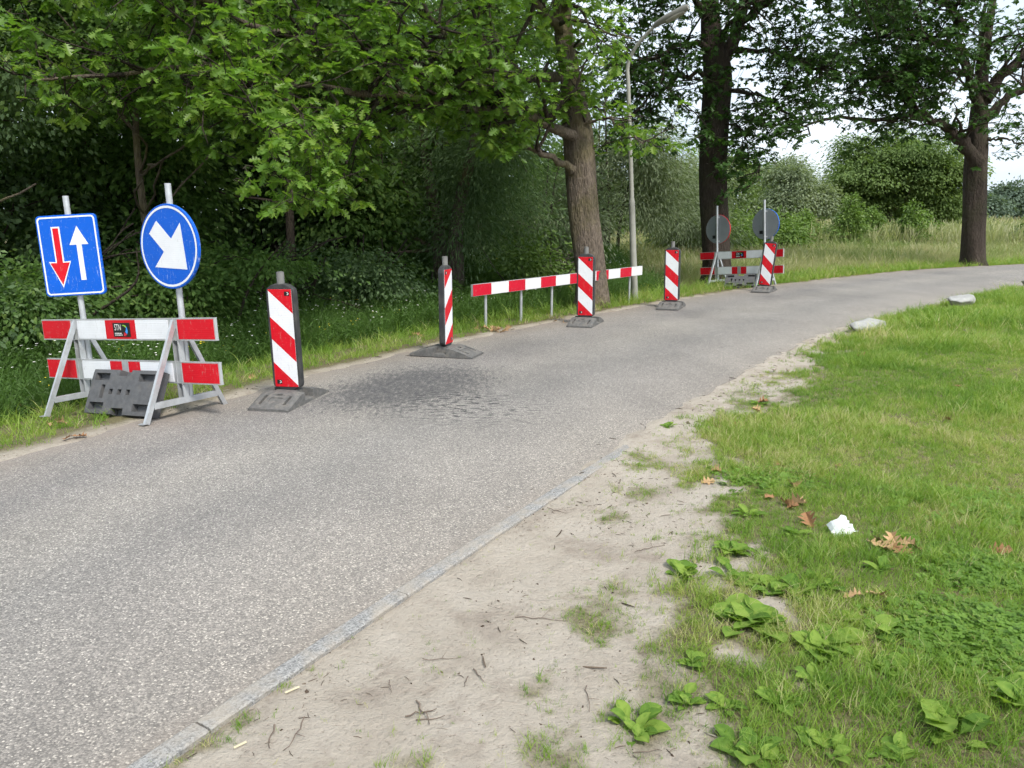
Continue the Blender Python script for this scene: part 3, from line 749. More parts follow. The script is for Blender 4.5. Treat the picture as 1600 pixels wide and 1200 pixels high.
def branch(p0, d0, L, r, k=6, wob=.22, droop=.0):
    """one crooked branch as a polyline"""
    p = [np.array(p0, float)]; d = np.array(d0, float)
    for _ in range(k):
        d = unit(d + r.normal(0, wob, 3) + np.array([0, 0, -droop])); p.append(p[-1] + d * L / k)
    return np.array(p)
def grow(limbs, r, nsec, seclen, ntw, twlen, tmin=.25, up=.15, flat=.55, droop=.04):
    """limbs: list of (points, r0, r1).  returns branch polylines and twig polylines"""
    sec, tw = [], []
    for pts, r0, r1, dens in limbs:
        seg = np.linalg.norm(np.diff(pts, axis=0), axis=1); Ltot = seg.sum(); cum_ = np.concatenate([[0], np.cumsum(seg)]) / Ltot
        for j in range(max(1, int(nsec * dens * Ltot / 4))):
            t_ = r.uniform(tmin, 1.0)
            p = np.array([np.interp(t_, cum_, pts[:, c]) for c in range(3)])
            i = min(len(pts) - 2, np.searchsorted(cum_, t_) - 1); tg = unit(pts[i + 1] - pts[i])
            s = rand_dirs(1, r, flat)[0]; d = unit(tg * .55 + s * .9 + np.array([0, 0, up]))
            L = seclen * r.uniform(.45, 1.15) * (1.1 - .35 * t_)
            b_ = branch(p, d, L, r, 6, .2, droop); sec.append((b_, (r0 + (r1 - r0) * t_) * .38))
        sec.append((pts[-3:], r1))
    for b_, rr in sec:
        L = np.linalg.norm(b_[-1] - b_[0])
        for j in range(max(2, int(ntw * L))):
            t_ = r.uniform(.2, 1); i = min(len(b_) - 2, int(t_ * (len(b_) - 1))); p = b_[i] + (b_[i + 1] - b_[i]) * r.random()
            tg = unit(b_[i + 1] - b_[i]); d = unit(tg * .6 + rand_dirs(1, r, flat)[0] * .9 + np.array([0, 0, .06]))
            tw.append(branch(p, d, twlen * r.uniform(.5, 1.3), r, 3, .25, droop))
    return sec, tw
def twig_leaves(tw, r, per_tip, per_side, size, tintf):
    """whorls at the twig tips and leaves along the twigs"""
    pos, dr_, nm, sz, tn = [], [], [], [], []
    for t_ in tw:
        base = tintf(t_[-1]); tg = unit(t_[-1] - t_[-2])
        m_ = max(2, int(r.normal(per_tip, 1))); a0 = r.uniform(0, 6.28)
        for j in range(m_):
            A = a0 + j * 6.28 / m_ + r.normal(0, .25)
            out_ = np.array([math.cos(A), math.sin(A), r.normal(-.25, .3)]) + tg * .5
            pos.append(t_[-1] + r.normal(0, .015, 3)); dr_.append(out_); nm.append(np.array([0, 0, 1]) + r.normal(0, .38, 3)); sz.append(size * r.uniform(.4, 1.25)); tn.append(base + r.normal(0, .13))
        for j in range(per_side):
            u = r.random() * (len(t_) - 1); i = int(u); p = t_[i] + (t_[i + 1] - t_[i]) * (u - i)
            pos.append(p); dr_.append(tg * .4 + rand_dirs(1, r, .5)[0] + np.array([0, 0, -.2])); nm.append(np.array([0, 0, 1]) + r.normal(0, .45, 3)); sz.append(size * r.uniform(.35, 1.1)); tn.append(base + r.normal(0, .13))
    return np.array(pos), np.array(dr_), np.array(nm), np.array(sz), np.array(tn)
def oak(name, label, base, trunk, limbs, bark_m, leaf_m, seed, nsec=9, seclen=1.5, ntw=3.2, twlen=.45, tip=6, side=2, size=.17, tmpl=OAK_MID, tint0=.45, keep=None, extra=None, droop=.04, back=1.0, lr=.8, tmin=.25):
    r = np.random.default_rng(seed)
    if back != 1.0:
        mv = lambda p: (p[0] * back, p[1] * back, p[2] if p[2] < 0 else p[2] * back - EYE * (back - 1) * min(1, p[2] / 1.5))
        base = mv(base); trunk = ([mv(p) for p in trunk[0]], trunk[1]); limbs = [([mv(p) for p in l[0]], *l[1:]) for l in limbs]
    root = empty(name, base); tag(root, label, 'tree', 'oaks along the road')
    b0 = np.array(base)
    tp, tr = trunk; tp = spline(np.array(tp, float), 26); tr = np.interp(np.linspace(0, 1, 26), np.linspace(0, 1, len(trunk[1])), tr)
    # ridged, flared trunk
    n = 28; V = []; ang = np.linspace(0, 2 * np.pi, n, endpoint=False)
    for i, (p, q_) in enumerate(zip(tp, tr)):
        fl = 1 + .42 * math.exp(-max(0, p[2] - tp[0][2]) / .17) * (.6 + .4 * np.sin(ang * 5 + seed)) + .04 * np.sin(ang * 9 + i * .3 + seed) + .05 * np.sin(ang * 3 + i * .55)
        rad = q_ * fl; V += [(p[0] - b0[0] + rad[j] * math.cos(ang[j]), p[1] - b0[1] + rad[j] * math.sin(ang[j]), p[2] - b0[2]) for j in range(n)]
    mb = MB(); mb.add(V, [(i * n + j, i * n + (j + 1) % n, (i + 1) * n + (j + 1) % n, (i + 1) * n + j) for i in range(25) for j in range(n)], True)
    mb.build('trunk', bark_m, root)
    LL = []
    for pts, r0, r1, dens in limbs:
        sp = spline(np.array(pts, float), 16); sp[1:-1] += r.normal(0, .035, (14, 3)); LL.append((sp, r0, r1, dens))
        rr_ = np.linspace(r0 ** .8, r1 ** .8, 16) ** 1.25 * lr; rr_[0] *= 1.35; rr_[1] *= 1.1; mb = MB(); mb.tube(sp - b0, rr_ * (1 + r.normal(0, .05, 16)), 10); mb.build('limb', bark_m, root)
    sec, tw = grow(LL, r, nsec, seclen, ntw, twlen, tmin, droop=droop)
    if extra: tw += extra(r)
    if keep: tw = [t_ for t_ in tw if keep(t_[-1])]; sec = [s for s in sec if keep(s[0][-1])]
    mb = MB()
    for b_, rr in sec: mb.tube(b_ - b0, np.linspace(max(rr, .012), .006, len(b_)), 5, False)
    for t_ in tw: mb.tube(t_ - b0, np.linspace(.006, .003, len(t_)), 3, False)
    tag(mb.build('branches', M['bark_shaded'], root), kind='stuff')
    pos, d_, nm, sz, tn = twig_leaves(tw, r, tip, side, size, lambda p: tint0 + .5 * (fbm(p[0] + p[2], p[1] - p[2] * .7, 1.2) - .5))
    leaves('crown', pos - b0, d_, nm, sz, tn, tmpl, leaf_m, root)
    print(name, 'leaves', len(pos))
    return root

# ------------------------------------------------------------------ the three roadside oaks
def k1(p):
    # the bare lower trunk stays in view
    if p[2] < 2.5 and p[0] > .2: return False
    if abs(p[0] - 1.1) < .5 and p[2] < 3.0 and p[1] < 13.3: return False
    if p[0] > .140 * p[1] and p[2] > 3.3: return False
    if -1.9 < p[0] < .6 and p[2] < 2.55 + .25 * math.sin(p[0] * 3.1 + p[1]): return False
    if p[0] < -2.75 and p[2] < 2.35 + .25 * math.sin(p[0] * 2.1): return False
    return p[2] > 1.55
def sprout1(r):
    tw = []
    for c, n_, s_ in (((1.02, 12.95, 1.55), 14, .12), ((1.0, 12.9, 1.75), 8, .1), ((1.3, 12.95, 2.35), 5, .08)):
        for j in range(n_):
            p = np.array(c) + r.normal(0, s_, 3); tw.append(branch(p, unit(np.array([-.3, -.6, .2]) + r.normal(0, .5, 3)), .18, r, 3, .2))
    return tw
oak('oak_tree', 'grey-barked oak behind the striped rail, long limbs reaching left over the road', (1.39, 13.3, -.12),
    ([(1.42, 13.3, -.15), (1.34, 13.3, .6), (1.22, 13.3, 1.5), (1.10, 13.3, 2.75), (.93, 13.2, 3.7), (.80, 13.1, 4.5), (.75, 13.0, 6.2), (.9, 12.9, 8.2)], [.285, .265, .258, .25, .165, .14, .12, .08]),
    [([(1.0, 13.1, 2.2), (.55, 12.7, 2.42), (.1, 12.3, 2.6), (-.35, 11.9, 2.95), (-1.0, 11.5, 3.1)], .11, .03, .45),
     ([(1.0, 13.1, 2.75), (.25, 12.2, 2.95), (-.75, 11.4, 2.98), (-1.7, 10.7, 3.02), (-2.6, 10.2, 3.05), (-3.4, 9.7, 3.15), (-4.4, 9.3, 3.1), (-5.3, 9.0, 2.95)], .13, .03, 1.3),
     ([(.92, 13.1, 3.7), (.1, 12.3, 3.55), (-.8, 11.5, 3.45), (-1.7, 10.8, 3.5), (-2.8, 10.2, 3.7), (-3.7, 9.6, 3.95), (-4.6, 9.2, 4.1)], .14, .035, 1.3),
     ([(-.6, 11.7, 3.45), (-1.0, 11.2, 4.0), (-1.5, 10.6, 4.6), (-2.0, 10.0, 5.2)], .07, .025, 1.2),
     ([(.85, 13.1, 4.3), (.2, 12.2, 4.7), (-.6, 11.2, 5.1), (-1.4, 10.2, 5.4), (-2.2, 9.4, 5.4)], .12, .03, .8),
     ([(.8, 13.1, 4.6), (1.0, 12.3, 4.9), (.9, 11.3, 5.2), (.6, 10.3, 5.2)], .09, .03, 1.0),
     ([(.76, 13, 5.6), (1.7, 13.1, 6.3), (2.6, 13.2, 6.5)], .1, .03, .5),
     ([(.76, 13, 5.9), (-.6, 13.4, 6.8), (-2.0, 13.8, 7.2), (-3.2, 14, 7.2)], .11, .03, .4),
     ([(1.15, 13.2, 2.9), (1.5, 13.0, 3.0), (1.8, 12.9, 2.85), (2.1, 12.8, 2.6)], .05, .02, 1.2),
     ([(.85, 13.2, 4.0), (1.4, 13.1, 4.3), (1.9, 13.0, 4.2)], .06, .02, 1.2),
     ([(-3.0, 9.9, 3.1), (-2.75, 9.3, 2.75), (-2.55, 8.9, 2.3), (-2.5, 8.7, 1.85)], .03, .012, 2.6)],
    M['bark_grey'], M['leaf_oak'], 11, nsec=32, seclen=1.6, ntw=7.0, twlen=.42, tip=7, side=3, size=.142, tmpl=OAK, tint0=.55, keep=k1, extra=sprout1, lr=.55, tmin=.04)
def k2(p):
    if p[2] < 3.05 and p[0] < 4.1: return p[2] > 2.4
    if p[0] > 4.9 and p[2] < 1.8 + (p[0] - 4.9) * 1.25: return False
    if .132 * p[1] < p[0] < .20 * p[1] and p[1] < 15.2: return False
    return p[2] > 1.75
def sprout2(r):
    tw = []
    for j in range(95):
        z_ = r.uniform(1.75, 4.6); A = r.uniform(-2.6, .3); rr = .36 + r.uniform(0, .22)
        p = np.array([4.58 + rr * math.cos(A), 17.98 + rr * math.sin(A), z_])
        if z_ < 2.6 and math.cos(A) < -.1: continue
        tw.append(branch(p, unit(np.array([math.cos(A), math.sin(A), .1]) + r.normal(0, .4, 3)), .2, r, 3, .25))
    return tw
oak('oak_tree', 'dark forked oak standing behind the far barricade', (4.38, 16.5, -.1),
    ([(4.40, 16.5, -.12), (4.30, 16.5, .8), (4.20, 16.5, 2.0), (4.15, 16.5, 3.2), (4.13, 16.5, 4.3), (3.95, 16.5, 5.3), (3.8, 16.4, 7.2)], [.33, .31, .30, .30, .31, .20, .12]),
    [([(4.2, 16.5, 4.2), (4.5, 16.5, 5.2), (4.8, 16.4, 6.4), (5.1, 16.2, 7.6)], .2, .08, .9),
     ([(4.05, 16.4, 4.25), (3.4, 16.2, 4.15), (2.7, 16.0, 3.75), (2.2, 15.8, 3.2)], .075, .02, 1.7),
     ([(4.0, 16.4, 4.7), (3.4, 16.1, 4.75), (2.7, 15.8, 4.45), (1.9, 15.4, 4.2)], .09, .02, 1.7),
     ([(3.95, 16.4, 5.2), (3.2, 15.9, 5.7), (2.3, 15.3, 5.9)], .1, .03, 1.7),
     ([(4.4, 16.4, 4.7), (5.0, 16.1, 4.6), (5.7, 15.8, 4.3), (6.3, 15.6, 4.0)], .08, .02, 1.8),
     ([(4.3, 16.4, 3.9), (4.9, 16.2, 3.8), (5.5, 16.0, 3.45), (5.9, 15.9, 3.0)], .06, .02, 1.8),
     ([(4.5, 16.4, 5.2), (5.2, 15.8, 5.6), (6.0, 15.2, 5.6), (6.9, 14.8, 5.3)], .1, .03, 1.7),
     ([(4.2, 16.3, 4.9), (4.3, 15.6, 5.3), (4.5, 14.8, 5.3)], .08, .03, 1.4),
     ([(4.7, 16.4, 6.0), (5.8, 16.6, 6.6), (7.0, 16.9, 6.6)], .1, .03, 1.3),
     ([(4.2, 16.4, 3.3), (4.5, 16.15, 3.2), (4.85, 16.0, 2.7), (5.0, 15.95, 2.2)], .035, .012, 1.8),
     ([(3.85, 16.5, 6.3), (2.8, 16.8, 7.0), (1.8, 17, 7.2)], .1, .03, 1.7)],
    M['bark_shaded'], M['leaf_oak_shaded'], 23, nsec=34, seclen=1.5, ntw=6.5, twlen=.5, tip=6, side=3, size=.15, tint0=.45, keep=k2, extra=sprout2, back=1.09)
def k3(p): return p[2] > (3.45 if p[0] < 12.6 else 2.9) + .25 * math.sin(p[0] * 2.3)
oak('oak_tree', 'rightmost oak, dark trunk with one long bare limb to the left', (13.98, 23.5, -.1),
    ([(13.98, 23.5, -.12), (13.85, 23.5, .9), (13.74, 23.5, 2.1), (13.66, 23.5, 3.2), (13.56, 23.5, 4.3), (13.5, 23.5, 5.6), (13.5, 23.4, 7.4)], [.34, .315, .305, .30, .23, .17, .09]),
    [([(13.62, 23.4, 3.0), (13.1, 23.3, 3.45), (12.4, 23.2, 3.95), (11.5, 23.0, 4.3), (10.9, 22.8, 4.8)], .21, .06, 1.0),
     ([(11.7, 23.0, 4.15), (10.9, 22.7, 4.12), (10.0, 22.4, 4.05), (9.0, 22.0, 4.05), (8.1, 21.7, 3.85), (7.2, 21.4, 3.6)], .085, .02, .42),
     ([(13.6, 23.4, 4.2), (13.2, 23.3, 5.0), (12.7, 23.1, 5.7), (12.3, 22.9, 6.6)], .17, .05, .5),
     ([(13.5, 23.4, 5.0), (13.3, 23.3, 6.0), (13.2, 23.2, 7.2)], .14, .05, .5),
     ([(13.6, 23.4, 4.7), (14.1, 23.3, 5.5), (14.8, 23.2, 6.3), (15.6, 23.1, 7.0)], .18, .06, .5),
     ([(13.7, 23.4, 4.2), (14.3, 23.3, 4.8), (15.0, 23.2, 5.0), (15.9, 23.1, 5.1), (16.8, 23, 5.2)], .14, .04, .5),
     ([(13.8, 23.3, 3.6), (14.3, 23.0, 3.55), (14.8, 22.8, 3.3)], .04, .015, .9),
     ([(12.5, 23.1, 6.0), (11.3, 22.6, 6.2), (10.0, 22.0, 6.1), (8.8, 21.4, 5.8)], .1, .03, 1.8),
     ([(12.9, 23.2, 5.4), (11.8, 22.8, 5.3), (10.6, 22.2, 5.1), (9.4, 21.6, 4.8)], .09, .03, 1.6),
     ([(12.4, 22.9, 6.6), (11.4, 22.0, 7.0), (10.2, 21.2, 6.9), (9.0, 20.6, 6.5)], .1, .03, 1.7),
     ([(11.5, 23.0, 4.3), (10.8, 22.4, 4.9), (9.9, 21.8, 5.2)], .07, .02, 1.5)],
    M['bark_shaded'], M['leaf_oak_shaded'], 37, nsec=30, seclen=1.9, ntw=5.6, twlen=.6, tip=6, side=3, size=.18, tint0=.42, keep=k3, lr=1.0, tmin=.12)

# ------------------------------------------------------------------ woodland, shrubs and far trees
def crown_pts(c, rad, ncl, per, r, spread, shell=.5, flat=.45, low=-1.0, gap=.0):
    """leaf sprays spread through an uneven ellipsoid"""
    c = np.array(c, float); rad = np.array(rad, float)
    d = rand_dirs(ncl * 2, r); d = d[d[:, 2] > low][:ncl]; n = len(d)
    u = r.random(n) ** shell
    lump = .40 + 1.2 * fbm(d[:, 0] * 2 + c[0], d[:, 1] * 2 + d[:, 2] * 2.3 + c[1], 1.9)
    ctr = c + d * rad * (u * lump)[:, None]
    if gap:
        ok = fbm(ctr[:, 0] + ctr[:, 2], ctr[:, 1] * .6 + ctr[:, 2] * .8, 1.0 / gap) > .40; ctr, d, u = ctr[ok], d[ok], u[ok]; n = len(ctr)
    off = r.normal(0, 1, (n, per, 3)) * np.array([1, 1, flat]) * spread * r.uniform(.55, 1.3, (n, 1, 1))
    off[..., 2] -= .35 * np.hypot(off[..., 0], off[..., 1])
    pos = (ctr[:, None] + off).reshape(-1, 3)
    dirv = unit(off + d[:, None] * spread * .7 + r.normal(0, .3 * spread, off.shape)).reshape(-1, 3); dirv[:, 2] -= .25
    tint = np.repeat(r.normal(.45, .14, n), per) + r.normal(0, .12, n * per)
    return pos, dirv, tint
def lobed(c, rad, ncl, per, r, spread, shell, flat, low, gap, lobes):
    out_ = []
    for k in range(lobes):
        d = rand_dirs(1, r)[0]; d[2] = d[2] * .9 + .05; u = r.uniform(.35, .78); f = r.uniform(.30, .52)
        out_.append(crown_pts(np.array(c) + d * np.array(rad) * u, np.array(rad) * f * np.array([1.1, 1.1, .8]), max(6, int(ncl / lobes)), per, r, spread, shell, flat, low, gap))
        out_[-1] = (out_[-1][0], out_[-1][1], out_[-1][2] + r.normal(0, .12))
    return out_
def tree(name, label, base, hgt, rad, leaf_m, bark_m, seed, ncl, per, size, spread, tmpl=DIAM, trunk_r=.14, clear=.25, lean=(0, 0), group=None, cat='tree', shell=.5, flat=.45, gap=0., stems=1, crown2=None, updir=.6, low=-1.0, lobes=0):
    r = np.random.default_rng(seed); bx, by = base; bz = H(bx, by) - .05
    root = empty(name, (bx, by, bz)); tag(root, label, cat, group)
    for s_ in range(stems):
        j = r.normal(0, .25, 2) if stems > 1 else np.zeros(2)
        top = np.array([lean[0] + j[0] * 2.5, lean[1] + j[1] * 2.5, hgt * .86])
        pts = spline([(j[0] * .5, j[1] * .5, 0), (j[0] + lean[0] * .25 + r.normal(0, .08), j[1] + lean[1] * .25 + r.normal(0, .08), hgt * .3), (j[0] * 1.8 + lean[0] * .6 + r.normal(0, .12), j[1] * 1.8 + lean[1] * .6, hgt * .6), tuple(top)], 14)
        mb = MB(); mb.tube(pts, np.linspace(trunk_r, trunk_r * .2, 14), 9); mb.build('trunk', bark_m, root)
    mb = MB()
    for k in range(14):
        i = int(r.integers(3, 12)); d = rand_dirs(1, r, .4)[0]; d[2] = abs(d[2]) * .8 + .15
        mb.tube(branch(pts[i], unit(d), min(rad[0], rad[1]) * r.uniform(.6, 1.0), r, 6, .2), np.linspace(trunk_r * .3, .012, 7), 5, False)
    tag(mb.build('branches', bark_m, root), kind='stuff')
    cz = hgt * (1 + clear) / 2
    P_ = lobed((lean[0] * .7, lean[1] * .7, cz), (rad[0], rad[1], hgt * (1 - clear) / 2), ncl, per, r, spread, shell, flat, low, gap, lobes) if lobes else [crown_pts((lean[0] * .7, lean[1] * .7, cz), (rad[0], rad[1], hgt * (1 - clear) / 2), ncl, per, r, spread, shell, flat, low, gap)]
    for (o_, rd_, n_) in (crown2 or []): P_.append(crown_pts(o_, rd_, n_, per, r, spread, shell, flat, low, gap))
    pos = np.vstack([p[0] for p in P_]); d_ = np.vstack([p[1] for p in P_]); tn = np.concatenate([p[2] for p in P_])
    ok = pos[:, 2] > .05; pos, d_, tn = pos[ok], d_[ok], tn[ok]; n = len(pos)
    nm = np.array([0, 0, updir]) + r.normal(0, .45, (n, 3))
    leaves('crown', pos, d_, nm, size * r.uniform(.6, 1.25, n), tn, tmpl, leaf_m, root)
    return root
W1, W2, WI, SP, FA, HZ = (M[k] for k in ('leaf_wood', 'leaf_wood2', 'leaf_willow', 'leaf_sap', 'leaf_far', 'leaf_haze'))
BG, BD, BF = M['bark_grey'], M['bark_shaded'], M['bark_far']
GW = 'trees of the wood left of the road'
WOOD = [
    ('slim woodland tree with pale grey-green crown behind the rectangular sign', (-7.0, 10.2), 7.6, (2.3, 2.2), W2, BG, 420, .07, .22),
    ('slender woodland tree rising behind the round blue sign', (-5.3, 11.6), 8.2, (2.2, 2.2), W1, BG, 420, .065, .30),
    ('leafy woodland tree at the left edge of the picture', (-9.6, 11.5), 8, (2.6, 2.4), W2, BG, 420, .15, .10),
    ('dark woodland tree behind the nearest beacon', (-4.0, 14.0), 8.6, (2.5, 2.3), W1, BD, 480, .09, .24),
    ('woodland tree deep behind the left signs', (-7.8, 14.5), 9.4, (2.8, 2.6), W1, BD, 420, .11, .22),
    ('deep woodland tree at the far left, behind the leafy edge', (-12.5, 15.5), 9.4, (3.0, 2.8), W2, BD, 380, .17, .12),
    ('tall woodland tree left of the dark willow', (-2.9, 17.0), 9, (2.6, 2.6), W2, BG, 420, .11, .22),
    ('tall background tree of the wood, above the nearest beacon', (-5.6, 18.5), 10.5, (3.0, 2.8), W1, BD, 380, .18, .2),
    ('background tree of the wood behind the left signs', (-10.5, 19.5), 10.5, (3.3, 3.0), W1, BD, 380, .18, .2),
    ('tall background tree of the wood above the striped rail', (-1.0, 21.5), 9, (3.0, 2.8), W1, BG, 380, .16, .22),
    ('farthest left background tree of the wood', (-15.5, 20.5), 10.5, (3.4, 3.2), W2, BD, 340, .18, .14),
]
for k, (lb, bs, hg, rd, lm, bm_, nc, tr_, cl) in enumerate(WOOD):
    near = bs[1] < 13
    tree('woodland_tree', lb, bs, hg, rd, lm, bm_, 100 + k, nc, 72 if near else 52, .085 if near else .125, .36 if near else .46, DIAM, tr_, cl, group=GW, flat=.16, shell=.7, lobes=16)
GS = 'shrubs at the edge of the wood'
UND = [('tall understorey bush deep behind the rectangular sign', (-8.6, 12.8), 4.2, (2.0, 1.6), W2, 240), ('understorey bush deep behind the round sign', (-6.2, 13.4), 3.8, (1.9, 1.5), W1, 240), ('understorey bush at the left picture edge, deep in the wood', (-11.2, 14.0), 4.4, (2.1, 1.7), W1, 240),
    ('understorey bush left of the dark willow, deep in the shade', (-3.4, 15.4), 3.6, (1.7, 1.4), W1, 230), ('understorey bush above the nearest beacon, deep in the wood', (-5.2, 16.2), 4.2, (2.0, 1.6), W2, 230), ('rear understorey bush behind the left signs', (-9.4, 17.2), 4.6, (2.3, 1.8), W1, 230),
    ('rear understorey bush behind the dark willow', (-1.6, 18.6), 4.0, (1.9, 1.6), W2, 220), ('rear understorey bush farthest left', (-13.6, 18.0), 4.8, (2.4, 1.9), W2, 220)]
for k, (lb, bs, hg, rd, lm, nc) in enumerate(UND):
    tree('understorey_bush', lb, bs, hg, rd, lm, BD, 240 + k, nc, 46, .12, .36, DIAM, .05, .0, group='understorey bushes inside the wood', cat='shrub', stems=3, flat=.22, lobes=10)
SHR = [
    ('low dark shrub under the trees at the far left edge', (-6.6, 8.3), 2.6, (1.6, 1.3), W2, 150),
    ('dark shrub behind the rectangular sign', (-5.6, 9.5), 2.4, (1.4, 1.2), W1, 150),
    ('dark shrub between the round sign and the nearest beacon', (-4.2, 11.0), 2.5, (1.5, 1.2), W1, 170),
    ('dark shrub behind the nearest beacon', (-3.1, 12.6), 2.3, (1.4, 1.2), W2, 160),
    ('shrub at the foot of the dark willow, left side', (-1.9, 14.2), 1.9, (1.2, 1.0), W1, 130),
]
for k, (lb, bs, hg, rd, lm, nc) in enumerate(SHR):
    tree('woodland_shrub', lb, bs, hg * .72, rd, lm, BD, 200 + k, int(nc * .75), 60, .08, .30, DIAM, .03, .05, group=GS, cat='shrub', stems=3, flat=.2, lobes=7)
# willows
tree('willow_tree', 'dark feathery willow with leaning trunk left of the striped rail', (-1.15, 15.6), 5.4, (1.9, 1.6), W2, BG, 301, 420, 70, .12, .34, SLIM, .19, .06, (.5, 0), lobes=14, cat='tree', stems=2, flat=.7)
tree('willow_shrub', 'grey-green willow bush behind the grey-barked oak', (.9, 19.5), 3.6, (1.6, 1.4), WI, BF, 302, 260, 60, .13, .32, SLIM, .05, .02, lobes=8, cat='shrub', stems=4, flat=.7)
tree('willow_shrub', 'large grey-green willow bush behind the street lamp', (3.2, 25.5), 5.6, (2.7, 2.2), WI, BF, 303, 420, 60, .17, .42, SLIM, .07, .02, lobes=12, cat='shrub', stems=5, flat=.7)
tree('willow_shrub', 'grey-green willow bush between the lamp and the dark oak', (6.3, 29.0), 4.3, (2.3, 2.0), WI, BF, 304, 320, 60, .18, .42, SLIM, .06, .02, lobes=9, cat='shrub', stems=5, flat=.7)
tree('green_shrub', 'bright green open shrub left of the grey oak trunk', (.35, 15.4), 1.55, (.85, .8), SP, BF, 305, 70, 40, .10, .2, OVAL, .025, .15, cat='shrub', stems=5)
tree('green_shrub', 'bright green bush behind the far barricade', (7.4, 30.0), 1.9, (2.0, 1.4), SP, BF, 306, 220, 50, .14, .32, DIAM, .03, .02, cat='shrub', stems=4)
tree('green_shrub', 'light green bush right of the grey sign backs', (10.2, 31.0), 1.6, (1.5, 1.2), SP, BF, 307, 190, 50, .14, .3, DIAM, .03, .02, cat='shrub', stems=4)
# meadow edge
tree('willow_tree', 'round grey-green willow across the meadow', (16.2, 45), 5.2, (2.3, 2.2), WI, BF, 311, 300, 84, .16, .5, DIAM, .09, .04, lobes=14, updir=1.0, stems=3)
tree('field_oak', 'broad dark green oak across the meadow, left of the rightmost trunk', (23.0, 48), 7.6, (4.3, 3.6), FA, BF, 312, 560, 84, .19, .5, DIAM, .22, .14, lobes=26, flat=.2, updir=1.2, crown2=[((-1.8, 0, 2.6), (2.0, 2, 2.2), 140), ((2.6, 0, 2.6), (2.2, 2, 2.2), 160)])
SAPS = [(12.4, 33.5, 1.9, 'small light green sapling, leftmost in the meadow'), (14.2, 33.0, 2.5, 'tallest light green sapling left of centre in the meadow'), (15.6, 34.0, 2.0, 'light green sapling second left of the tallest group'), (16.9, 33.2, 2.1, 'light green sapling in front of the broad meadow oak'), (17.9, 34.3, 1.9, 'narrow sapling just left of the rightmost oak trunk'), (22.4, 33.5, 2.1, 'light green sapling right of the rightmost oak trunk'), (13.3, 35.5, 1.6, 'short sapling behind the tallest meadow sapling')]
for k, (x_, y_, h_, lb) in enumerate(SAPS):
    tree('sapling', lb, (x_, y_), h_, (.30, .28), SP, BF, 320 + k, 60, 36, .11, .13, DIAM, .03, .25, group='saplings in the meadow', shell=.7, crown2=[((0, 0, h_ * .28), (.85, .75, h_ * .26), 80), ((.05, 0, h_ * .52), (.58, .5, h_ * .24), 60), ((-.1, 0, h_ * .15), (.95, .8, h_ * .15), 40)])
FAR = [((2.0, 44), 5.2, 3.0), ((6.5, 47), 4.6, 2.8), ((11.0, 55), 6.2, 2.6), ((15.5, 60), 7.0, 3.0), ((20.5, 66), 6.4, 3.6), ((28.5, 62), 6.6, 3.6), ((33.5, 64), 5.0, 3.0), ((-3, 36), 8, 3.0), ((30, 58), 4.6, 3.2)]
FL = ['far tree behind the lamp post', 'far tree just left of the dark oak trunk', 'far dark tree just right of the dark oak trunk', 'far dark tree above the farthest sign', 'far tree behind the round meadow willow', 'far tree behind the broad meadow oak, right side', 'far tree just right of the broad meadow oak', 'far tree at the end of the wood', 'low far tree left of the rightmost trunk']
for k, ((x_, y_), h_, w_) in enumerate(FAR):
    tree('far_tree', FL[k], (x_, y_), h_, (w_, w_ * .8), FA, BF, 340 + k, 230, 66, .24, .6, DIAM, .16, .02, lobes=14, flat=.25, updir=1.2, group='tree line beyond the meadow')
FR = [((52, 92), 5.2, 5), ((60, 95), 5.6, 5), ((67, 98), 6.6, 5.5), ((75, 100), 6.2, 5.5), ((83, 101), 6.2, 5.5), ((44, 96), 5.6, 5), ((36, 98), 5.6, 5)]
FRL = ['leftmost pale distant tree at the far field edge', 'pale distant tree just right of the rightmost oak trunk', 'tallest pale distant tree at the right', 'pale distant tree near the right picture edge', 'pale distant tree at the right picture edge', 'pale distant tree behind the rightmost oak trunk', 'pale distant tree behind the low far tree']
order = [6, 5, 0, 1, 2, 3, 4]
FRL = {6: 'leftmost pale distant tree at the far field edge', 5: 'second pale distant tree from the left at the far field edge', 0: 'pale distant tree behind the rightmost oak trunk', 1: 'pale distant tree just right of the rightmost oak trunk', 2: 'tallest pale distant tree right of the rightmost oak', 3: 'pale distant tree near the right picture edge', 4: 'pale distant tree at the right picture edge'}
for k, ((x_, y_), h_, w_) in enumerate(FR):
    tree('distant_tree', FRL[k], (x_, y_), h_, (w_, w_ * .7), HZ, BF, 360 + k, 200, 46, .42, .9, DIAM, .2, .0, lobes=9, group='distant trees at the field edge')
# the dense interior of the wood: one mass
r = np.random.default_rng(77); P_ = []
for c, rd, n_ in (((-6, 23.5, 2.2), (5, 2.2, 3.6), 420), ((-14, 24, 2.6), (6, 2.4, 4), 420), ((-22, 24, 4), (6, 4, 5.5), 340), ((-.5, 27, 2.5), (3.6, 2.5, 4), 280), ((-9, 29, 6.5), (11, 3, 4.5), 300), ((-18, 18, 3), (3, 3, 5), 220)):
    P_.append(crown_pts(c, rd, n_, 56, r, .6, .45, .5))
pos = np.vstack([p[0] for p in P_]); d_ = np.vstack([p[1] for p in P_]); tn = np.concatenate([p[2] for p in P_]) - .1
ok = pos[:, 2] > -.2; pos, d_, tn = pos[ok], d_[ok], tn[ok]
o = leaves('deep_woodland', pos, d_, np.array([0, 0, .6]) + r.normal(0, .5, (len(pos), 3)), .20 * r.uniform(.6, 1.3, len(pos)), tn, DIAM, W1)
tag(o, 'dense dark foliage filling the depth of the wood', 'woodland', kind='stuff')

